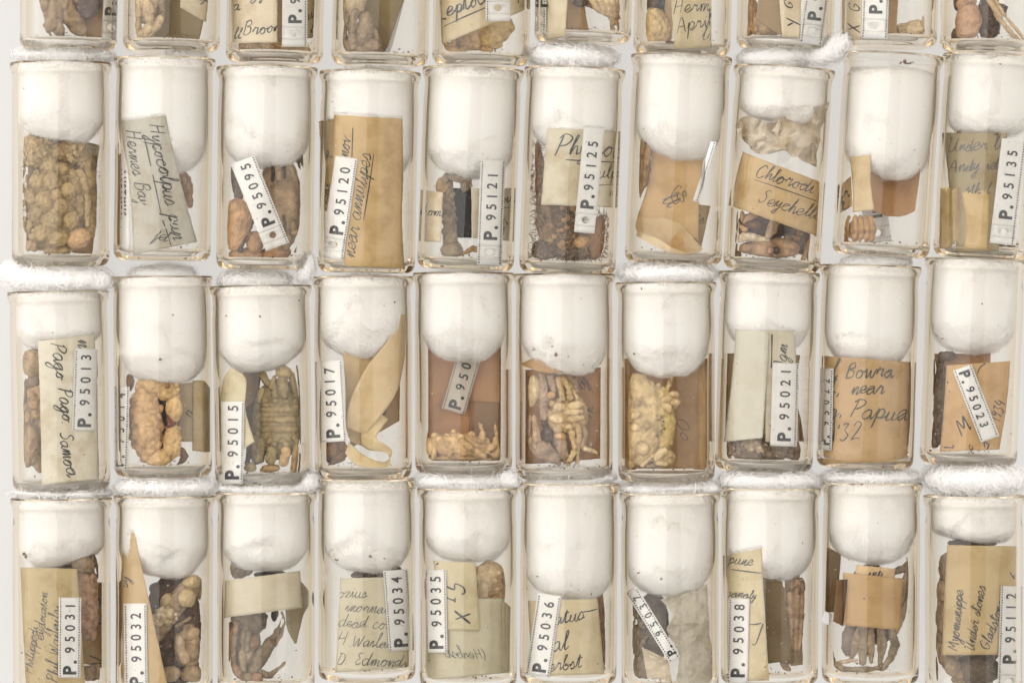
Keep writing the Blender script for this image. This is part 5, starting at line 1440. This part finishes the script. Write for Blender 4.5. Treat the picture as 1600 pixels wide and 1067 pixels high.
v = VL['42']
db = sr(92, 70, 54); p2 = sr(206, 184, 144); p3 = sr(200, 174, 142); p4 = sr(168, 146, 116)
B = Blobs().e(272, 985, -16, 50, 94, 24, 0, db).bump(272, 985, -12, 48, 90, 24, 22, 9, 0, db, 4)
B.t(p4, (250, 978, 4, 16), (272, 945, 10, 17), (300, 915, 10, 17)).e(294, 1010, 4, 23, 36, 16, 0, p4)
B.e(302, 909, 18, 18, 11.5, 14, -8, p2).e(291, 934, 20, 16, 15, 15, 8, p2).e(264, 940, 10, 16, 13, 14, -40, p2).e(258, 963, 15, 21, 13, 13, -14, p2).bump(259, 961, 15, 21, 13, 13, 26, 4.6, -14, sr(222, 204, 170), 5, proud=.9).e(247, 986, 2, 14, 17, 12, 10, p4).e(316, 920, 2, 8, 18, 10, 8, p4)
B.e(301, 989, 21, 17.5, 9.5, 12, -16, p3).t(p3, (281, 998, 18, 7), (282, 1012, 20, 8), (288, 1028, 18, 8)).e(300, 1014, 12, 13, 18, 12, 6, p4).e(304, 1000, 16, 12, 8, 10, -10, p3).e(265, 1052, 14, 18, 13, 12, -8, p4).e(302, 1052, 8, 22, 14, 12, 0, p4).t(cD, (252, 1020, 4, 7), (262, 1010, 6, 5)).t(p4, (254, 1014, 6, 4), (264, 1008, 8, 5)).t(cD, (318, 975, 2, 4), (312, 1010, 2, 5)).t(p4, (276, 978, 10, 3), (296, 966, 8, 3))
crab(v, B, 'dark crab with two fat pale claws, vial P. 95032', db, seed=42)
note(v, 'paper_note', [(206, 833), (212, 833), (262, 1100), (190, 1100)], ('F', 63.8), sr(212, 184, 136), 'tall pointed tan note behind tag P. 95032', rows=[((205, 832), (211, 833)), ((190, 862), (217, 862)), ((184, 950), (236, 950)), ((188, 1100), (268, 1100))], items=[('sy', 202, 918, 84, 8, 1.4)], mat=PENCIL)
number_tag(v, (215, 1086), (213, 942), 34, F66, 'P. 95032', 'white tag P. 95032 on the tall pointed note', perf=(0, 1), start=16, pitch=16.8, pgap=36)

v = VL['43']
dk = sr(126, 110, 88); dl = sr(146, 126, 100); dr = sr(150, 118, 88)
B = Blobs().e(374, 890, 0, 19, 13, 12, 0, dk).e(362, 886, 8, 8, 9, 8, 0, dl).e(388, 890, 6, 7, 10, 8, 0, dk).e(424, 897, -6, 28, 6, 12, 0, cBlk)
B.e(386, 968, -4, 32, 26, 20, 0, dk).e(384, 1008, 0, 24, 46, 18, 0, dk).e(386, 1006, 8, 13, 34, 14, -4, dl).bump(386, 970, -4, 32, 26, 20, 14, 6, 0, dk, 4, proud=.4)
B.t(dr, (354, 976, 8, 6), (357, 998, 14, 7.5)).t(dk, (356, 1002, 12, 7), (351, 1028, 8, 5))
B.t(dr, (370, 974, 16, 5.5), (366, 990, 20, 6)).t(dl, (365, 994, 20, 7), (361, 1014, 22, 7.5), (362, 1034, 20, 6)).t(dr, (363, 1036, 20, 6.5), (372, 1052, 18, 7)).t(dr, (374, 1054, 16, 6.5), (386, 1066, 12, 4))
B.t(dk, (388, 988, 18, 5.5), (386, 1014, 20, 5)).e(399, 1000, 12, 6, 13, 7, -4, cB).t(dl, (378, 1020, 16, 7), (380, 1044, 16, 6)).e(402, 1060, 18, 9, 10, 8, 0, dr).e(388, 1058, 18, 7, 7, 7, 0, dl)
B.t(dk, (396, 1046, 10, 9), (411, 1021, 12, 12), (423, 1002, 12, 9)).t(dk, (423, 1002, 14, 6), (433, 986, 14, 4), (440, 965, 12, 1.4)).t(cG, (429, 1006, 12, 4), (440, 986, 10, 3), (445, 971, 8, 2.4), (440, 956, 8, 2.2)).e(429, 961, 8, 6, 10, 6, 10, cBlk)
B.t(dk, (408, 1052, 12, 6), (421, 1055, 12, 5.5)).t(dl, (423, 1054, 14, 4.5), (444, 1035, 10, 2.6))
crab(v, B, 'dark grey crab with long slim claw behind blank cream paper', dk, seed=43)
note(v, 'paper_scrap', None, None, sr(160, 146, 116), 'dark star shaped scrap right of the blank cream paper', 'paper scrap', rows=[((450, 908, 10), (470, 908, 8)), ((446, 930, 14), (488, 934, 4)), ((446, 958, 12), (476, 956, 2)), ((448, 980, 6), (470, 975, 0)), ((460, 1005, 0), (464, 1004, 0))])
note(v, 'paper_note', [(353, 907), (467, 891), (470, 949), (350, 965)], F64, sr(222, 213, 190), 'blank cream paper band across the dark crab', stain=.12)

v = VL['44']
B = Blobs().e(585, 898, 0, 38, 9, 20, 0, cD).e(620, 892, 2, 12, 8, 12, 0, cB).limb(cD, (560, 895, 14, 5), (600, 900, 18, 5), (625, 890, 10, 4)).e(638, 920, -6, 4, 18, 8, 0, cB)
crab(v, B, 'dark crab sliver above the Edmondson note', cD, seed=44)
note(v, 'paper_note', [(533, 903), (636, 900), (638, 1042), (526, 1050)], F64, sr(216, 208, 182), 'cream grey note reading Edmondson in pencil', items=[('ozius', 530, 932, -2, 9, 1.1), ('inornat', 540, 954, -4, 9.4, 1.1), ('dead cove', 530, 978, -3, 9, 1.1), ('H Wailailib', 527, 1007, -3, 9.6, 1.4), ('D. Edmondson', 527, 1036, -3, 9.2, 1.4)], mat=ink_material('pencil_grey', (.10, .095, .085), (.2, .19, .165)), stain=.12)
number_tag(v, (625, 1016), (616, 890), 37, F66, 'P. 95034', 'white tag P. 95034 tilted over the Edmondson note', perf=(0, 1), start=6, pitch=16.4, pgap=34)

v = VL['45']
B = Blobs().e(765, 908, 2, 32, 32, 22, 20, cP).bump(765, 908, 4, 30, 30, 22, 16, 7, 0, sr(220, 196, 156), 4, proud=.4)
for i in range(4): B.limb(cT, (774 - i * 4, 905 + i * 11, 18, 5), (791 - i * 5, 898 + i * 12, 18, 4.5), (800 - i * 7, 915 + i * 11, 14, 4), (794 - i * 12, 935 + i * 6, 10, 2))
crab(v, B, 'cream crab with striped legs right of the X5 note', cP, seed=45)
note(v, 'paper_note', [(664, 936), (786, 934), (794, 1050), (664, 1064)], ('F', 60.5), sr(208, 200, 172), 'large cream grey paper with mirrored pencil word, vial P. 95035', items=[('(Herbst)', 760, 1030, 4, 9, 1.2, True)], mat=PENCIL, stain=.15)
note(v, 'folded_paper', None, None, sr(216, 206, 176), 'rolled paper edge at the right wall, vial P. 95035', 'folded paper', rows=[((780, 940, 30), (778, 1046, 30)), ((790, 942, 42), (790, 1050, 40)), ((794, 950, 20), (793, 1046, 20))])
note(v, 'paper_note', [(679, 875), (743, 879), (749, 985), (690, 983)], F64, sr(216, 204, 168), 'cream note with big inked X5', items=[('5', 726, 930, 84, 17, 2.4), ('X', 736, 973, 92, 12, 3.0), ('L', 712, 940, 90, 6, 2.0), ('-', 684, 888, 30, 6, 2.0)])
number_tag(v, (684, 1019), (682, 890), 33, F66, 'P. 95035', 'white tag P. 95035 left of the X5 note', perf=(0, 1), start=6, pitch=17.4, pgap=34)

v = VL['46']
B = Blobs().limb(cB, (938, 930, 0, 6), (944, 985, 6, 8), (950, 1035, 4, 5)).limb(cT, (930, 1030, 10, 5), (952, 1045, 8, 4)).e(940, 960, -14, 12, 36, 12, 0, cB)
crab(v, B, 'brown crab leg at the right wall, vial P. 95036', cB, seed=46, cat='crab piece', name='crab_fragment')
note(v, 'paper_note', [(827, 938), (932, 935), (942, 1052), (834, 1056)], F64, sr(222, 208, 174), 'cream note ending in atus behind tag P. 95036', items=[('atus', 868, 975, 10, 11, 1.9), ('_', 905, 956, 934, 950, 1.8), ('al', 864, 1017, 10, 12, 2.0), ('erbst', 858, 1048, 8, 10, 1.6)], stain=.18)
number_tag(v, (842, 1055), (860, 928), 36, F66, 'P. 95036', 'white tag P. 95036 leaning at the left of its vial', perf=(0, 1), start=6, pitch=17, pgap=33)

v = VL['47']
gb = sr(124, 108, 86)
B = Blobs().e(995, 948, 6, 16, 20, 18, 0, gb).e(992, 998, 8, 16, 24, 18, 0, gb).e(1004, 1040, 8, 22, 20, 18, 0, gb).bump(996, 990, 6, 16, 60, 20, 40, 5, 0, gb, 4, proud=.7).e(1020, 980, -4, 26, 60, 20, 0, sr(98, 84, 68))
crab(v, B, 'grey brown crab pieces left of crumpled paper, vial P. 95037', gb, seed=47)
note(v, 'crumpled_paper', None, None, sr(210, 202, 186), 'crumpled grey cream paper right of slanted tag P. 95037', 'paper sheet', rows=[((1032, 936, 20), (1103, 912, 24)), ((1052, 960, 34), (1106, 955, 18)), ((1042, 985, 44), (1108, 1000, 22)), ((1060, 1020, 44), (1110, 1040, 20)), ((1056, 1068, 40), (1110, 1075, 20))], crumple=8, stain=.15, sharp=True)
note(v, 'crumpled_paper', None, None, sr(220, 204, 178), 'torn cream paper on the floor below slanted tag P. 95037', 'paper sheet', rows=[((1004, 1010, 36), (1012, 1060, 24)), ((1024, 1020, 44), (1028, 1060, 34)), ((1044, 1030, 40), (1050, 1066, 34))], crumple=9, stain=.15, sharp=True)
number_tag(v, (1054, 1030), (988, 920), 19, ('F', 63), 'P. 95037', 'narrow white tag P. 95037 slanted and edge-on', perf=(0, 1), start=8, pitch=16, pgap=36, size=12, psize=13, shift=1)

v = VL['48']
pk = sr(172, 144, 114)
B = Blobs().e(1238, 975, -8, 19, 64, 14, 2, cG).limb(pk, (1240, 915, 8, 9), (1252, 908, 10, 7), (1256, 925, 8, 3))
for i in range(4): B.limb(pk, (1222 + i * 11, 920 + (i % 2) * 8, 14, 5), (1226 + i * 9, 962, 18, 5), (1230 + i * 6, 1014, 14, 2.5))
B.limb(pk, (1222, 1035, 10, 6), (1232, 1045, 10, 5)).bump(1240, 950, 0, 18, 40, 18, 12, 6, 0, pk, 3)
crab(v, B, 'pinkish brown crab with legs bundled at right, vial P. 95038', pk, seed=48)
note(v, 'paper_note', [(1225, 890), (1250, 895), (1257, 1038), (1236, 1040)], ('P', -34), sr(206, 190, 156), 'pale paper behind the bundled legs, vial P. 95038')
note(v, 'paper_note', [(1192, 900), (1222, 908), (1240, 1030), (1200, 1036)], ('P', 26), sr(152, 130, 90), 'dark olive paper beside tag P. 95038 and its note', stain=.3)
note(v, 'paper_note', [(1134, 868), (1193, 858), (1202, 1062), (1138, 1062)], F64, sr(224, 210, 174), 'tall cream note with underlined pencil word behind tag P. 95038', rows=[((1134, 868), (1190, 856)), ((1137, 940), (1193, 935)), ((1138, 1062), (1202, 1062))], items=[('pune', 1139, 880, -4, 9, 1.6), ('_', 1144, 889, 1192, 895, 2.0), ('gangly', 1136, 931, -6, 7, 1.4), ('J', 1176, 1000, 0, 12, 2.2), ('_', 1172, 975, 1190, 973, 2.0)], mat=ink_material('faded_pencil', (.07, .068, .06), (.16, .15, .13)))
number_tag(v, (1154, 1064), (1157, 934), 31, F66, 'P. 95038', 'white tag P. 95038 on the tall cream note', perf=(0,), start=7, pitch=17.2, pgap=35)

v = VL['49']
b1 = sr(146, 128, 102); b2 = sr(162, 142, 116); b3 = sr(198, 170, 144); b4 = sr(136, 120, 106)
B = Blobs().e(1362, 930, -12, 42, 50, 14, 0, cD).e(1362, 985, -6, 36, 22, 12, 0, cD)
B.e(1327, 998, 6, 12, 28, 11, 5, b4).t(b2, (1345, 982, 12, 6), (1338, 1004, 16, 8.5), (1331, 1027, 12, 4)).t(b1, (1351, 980, 16, 7), (1349, 1010, 20, 8.5), (1348, 1034, 16, 5)).t(b2, (1361, 984, 18, 5), (1361, 1004, 22, 6.8), (1362, 1034, 18, 3.5)).t(b1, (1376, 984, 18, 6), (1378, 1006, 22, 8.5), (1375, 1035, 16, 3.5)).t(b1, (1393, 986, 12, 6), (1399, 1006, 14, 7.5), (1391, 1028, 14, 6), (1378, 1045, 14, 3.5))
B.t(b2, (1289, 1018, 14, 2.4), (1300, 1036, 16, 4.5), (1318, 1045, 18, 6)).t(b1, (1322, 1046, 18, 6), (1350, 1047, 18, 6)).t(b1, (1354, 1046, 18, 5.5), (1372, 1043, 16, 4)).t(b3, (1311, 1034, 18, 2), (1326, 1032, 20, 4), (1338, 1031, 20, 3))
B.t(b1, (1392, 894, 2, 5), (1418, 885, 6, 7.5)).t(b2, (1421, 892, 8, 6), (1413, 918, 12, 9.5), (1406, 938, 10, 6)).t(b1, (1423, 872, 0, 2.6), (1428, 900, 4, 4.4), (1421, 932, 8, 5.6)).t(b2, (1418, 938, 8, 5), (1409, 962, 12, 7.5), (1400, 986, 10, 4.5)).t(cG, (1410, 935, 0, 5), (1396, 980, 2, 5))
crab(v, B, 'brown crab with parallel legs below the plain tan square', b1, seed=49)
note(v, 'paper_strip', [(1296, 854), (1315, 866), (1308, 956), (1290, 956)], ('P', 0, -.3), sr(164, 138, 104), 'narrow brown paper strip at the left wall beside tan square', 'paper strip')
note(v, 'paper_note', [(1338, 882), (1398, 888), (1396, 910), (1336, 910)], ('F', 60), sr(220, 190, 142), 'second tan note peeping out above the plain tan square', items=[('inti', 1356, 901, -2, 7, 1.6)])
note(v, 'paper_scrap', [(1308, 905), (1326, 905), (1318, 978), (1302, 970)], ('P', 36, -.5), sr(150, 118, 84), 'brown scrap tucked behind the tan square\'s left edge', 'paper scrap')
number_tag(v, (1289, 974), (1296, 957), 15, ('P', 34), '', 'tiny cut off tag corner at the left wall beside tan square', perf=())
note(v, 'paper_note', [(1319, 894), (1409, 903), (1405, 984), (1314, 976)], F64, sr(206, 170, 118), 'plain tan square of paper with one dark speck', items=[('.', 1349, 935, 20, 16, 3.4)], stain=.2)

v = VL['40']
h1 = sr(130, 110, 84)
B = Blobs().e(1515, 960, -6, 60, 104, 30, 0, h1).e(1470, 924, 16, 20, 18, 16, 0, sr(150, 128, 98)).e(1466, 962, 18, 17, 26, 16, 0, sr(150, 128, 98)).e(1462, 1000, 14, 14, 18, 14, 0, h1).limb(sr(150, 128, 98), (1458, 1005, 16, 12), (1478, 1030, 22, 13), (1500, 1052, 20, 10)).e(1484, 885, 6, 20, 24, 16, 20, h1).e(1520, 848, 4, 40, 8, 16, 0, cD).e(1530, 1045, 14, 34, 26, 22, 0, sr(104, 88, 70)).bump(1500, 960, 0, 55, 95, 34, 24, 9, 0, h1, 5, proud=.4).limb(cD, (1452, 1030, 8, 6), (1458, 1058, 8, 5)).e(1500, 1060, 14, 14, 10, 10, 0, h1)
crab(v, B, 'big dark brown crab behind the Under stones note', h1, seed=50)
note(v, 'paper_note', [(1481, 851), (1589, 853), (1588, 1022), (1473, 1023)], F64, sr(210, 186, 138), 'tan note reading Under stones Gladstone sideways', items=[('Myomenippe', 1496, 1016, 84, 8.2, 1.6), ('Under stones', 1521, 1017, 80, 8.0, 1.6), ('Gladstone', 1544, 1016, 72, 8.4, 1.5), ('6', 1586, 906, 70, 8, 1.8)], stain=.2)
number_tag(v, (1573, 1080), (1578, 915), 32, F66, 'P. 95112', 'white tag P. 95112 in the bottom right corner', hole=16, perf=(0,), start=44, pitch=17, pgap=32)

# ------------------------------------------------------------------ cotton wool
CO = {
 '21': dict(y=222, top=4, sl=6, sq=2.8, over=[(98, 88, 0, 80, 11, 46, 1)], w=40),
 '22': dict(y=268, top=5, sl=14, sq=2.1, over=[(290, 88, 0, 34, 7, 24, 4)], w=14),
 '23': dict(y=264, top=4, sl=0, sq=2.3, dents=[(432, 135, 9, 9, 60, 2.2), (380, 205, 9, 8, 75, 2.6), (398, 215, 7, 5, 90, 4), (360, 195, 6, 8, 60, 2), (410, 165, -7, 22, 0, 1)]),
 '24': dict(y=290, top=3, sl=6, sq=2.1, over=[(640, 119, 30, 16, 8, 14, 20)], w=26),
 '25': dict(y=279, top=5, sl=4, sq=2.4, w=4),
 '26': dict(y=236, top=5, sl=0, sq=2.8, over=[(895, 90, 0, 68, 20, 58, 2)], w=90),
 '27': dict(y=248, top=4, sl=8, sq=2.6, w=8),
 '28': dict(y=192, top=6, sl=4, sq=3.0, over=[(1215, 90, -4, 62, 20, 52, -4), (1292, 82, 22, 34, 19, 22, -20), (1312, 70, 30, 20, 15, 16, -40)], w=60),
 '29': dict(y=278, top=26, sl=6, sq=2.8, dents=[(1350, 120, 6, 14, 70, 2), (1352, 190, 5, 10, 80, 3)], w=10),
 '20': dict(y=214, top=5, sl=-6, sq=3.2, w=6),
 '31': dict(y=544, top=4, sl=-6, sq=2.9, over=[(90, 437, 4, 86, 24, 70, 1), (34, 432, 10, 32, 20, 40, 10), (150, 440, 14, 28, 18, 40, -6)], w=90),
 '32': dict(y=602, top=4, sl=10, sq=2.3, over=[(255, 428, 0, 52, 11, 36, 0)], w=16, dents=[(265, 520, 4, 7, 70, 3)]),
 '33': dict(y=584, top=5, sl=-14, sq=2.3, over=[(400, 438, 0, 58, 14, 40, 0), (478, 420, 22, 14, 24, 14, 22)], w=50),
 '34': dict(y=563, top=4, sl=4, sq=2.2, w=4),
 '35': dict(y=566, top=4, sl=0, sq=2.3, w=4),
 '36': dict(y=586, top=4, sl=10, sq=2.3, w=6),
 '37': dict(y=590, top=4, sl=2, sq=2.3, over=[(1043, 428, 2, 80, 18, 66, 0)], w=60),
 '38': dict(y=550, top=4, sl=2, sq=2.4, over=[(1200, 422, 0, 50, 7, 34, 0)], w=14),
 '39': dict(y=576, top=4, sl=0, sq=2.5, over=[(1368, 410, 0, 56, 10, 40, 0)], w=20),
 '30': dict(y=553, top=4, sl=2, sq=2.5, w=4),
 '41': dict(y=884, top=4, sl=-10, sq=2.6, over=[(96, 770, 4, 82, 9, 60, 1)], w=40),
 '42': dict(y=904, top=4, sl=8, sq=2.3, over=[(258, 760, 6, 82, 17, 62, -1)], w=80),
 '43': dict(y=894, top=4, sl=-2, sq=2.4, over=[(414, 763, 4, 84, 13, 60, 0), (484, 752, 20, 18, 14, 24, 0)], w=80),
 '44': dict(y=898, top=4, sl=4, sq=2.4, w=6),
 '45': dict(y=877, top=4, sl=2, sq=2.7, over=[(722, 751, 6, 76, 16, 58, 0), (794, 750, 30, 18, 14, 18, 20)], w=60),
 '46': dict(y=938, top=4, sl=6, sq=2.7, over=[(892, 748, 4, 74, 11, 52, -2)], w=60),
 '47': dict(y=931, top=4, sl=-2, sq=2.5, over=[(1046, 762, 2, 80, 11, 56, -1), (1108, 764, 26, 18, 10, 18, 0)], w=50, dents=[(1076, 830, 6, 8, 20, 3), (1064, 912, 5, 10, 80, 2)]),
 '48': dict(y=908, top=4, sl=10, sq=2.4, over=[(1204, 750, 6, 82, 18, 60, 1)], w=80),
 '49': dict(y=883, top=4, sl=2, sq=2.4, over=[(1362, 746, 4, 80, 12, 58, 0)], w=70),
 '40': dict(y=846, top=4, sl=4, sq=3.2, over=[(1524, 748, 8, 84, 27, 66, 1)], w=100),
}
for i, (key, q) in enumerate(CO.items()):
    v = VL[key]
    lab = 'white cotton wool plug ' + D(key)
    if q.get('over') and q.get('w', 0) >= 40: lab = 'white cotton wool plug bulging over the rim, ' + D(key).replace('in the vial', 'vial')
    cotton(v, lab, q['y'], q['top'], q['sl'], q['sq'], q.get('over', ()), q.get('dents', ()), seed=i + 1, wisps=q.get('w', 0))

SPOTS = {'41': [(41, 867, 3.4)], '44': [(529, 874, 2.4), (578, 869, 2.0), (600, 872, 1.4)], '32': [(250, 562, 2.2), (270, 492, 1.6)], '36': [(869, 553, 2.8), (836, 546, 1.6), (864, 541, 1.4)], '46': [(823, 919, 1.6), (922, 928, 2.0), (842, 900, 1.3)],
         '33': [(356, 494, 1.4), (406, 495, 1.6), (464, 470, 1.5)], '37': [(993, 553, 1.8), (1004, 450, 1.5)], '21': [(40, 139, 1.6)], '47': [(1000, 894, 1.5), (1033, 904, 1.8)], '29': [(1406, 97, 2.6), (1413, 96, 3.2), (1420, 98, 2.6), (1426, 96, 1.6)], '30': [(1534, 475, 1.2)], '34': [(614, 472, 1.6)], '20': [(1500, 206, 3), (1556, 210, 2.6), (1563, 100, 1.6)]}
for i, (key, v) in enumerate(VL.items()):
    row = key[0]
    dust(v, 130 if row != '1' else 60, 16, 100 + i, crumbs=22, spots=SPOTS.get(key, ()))
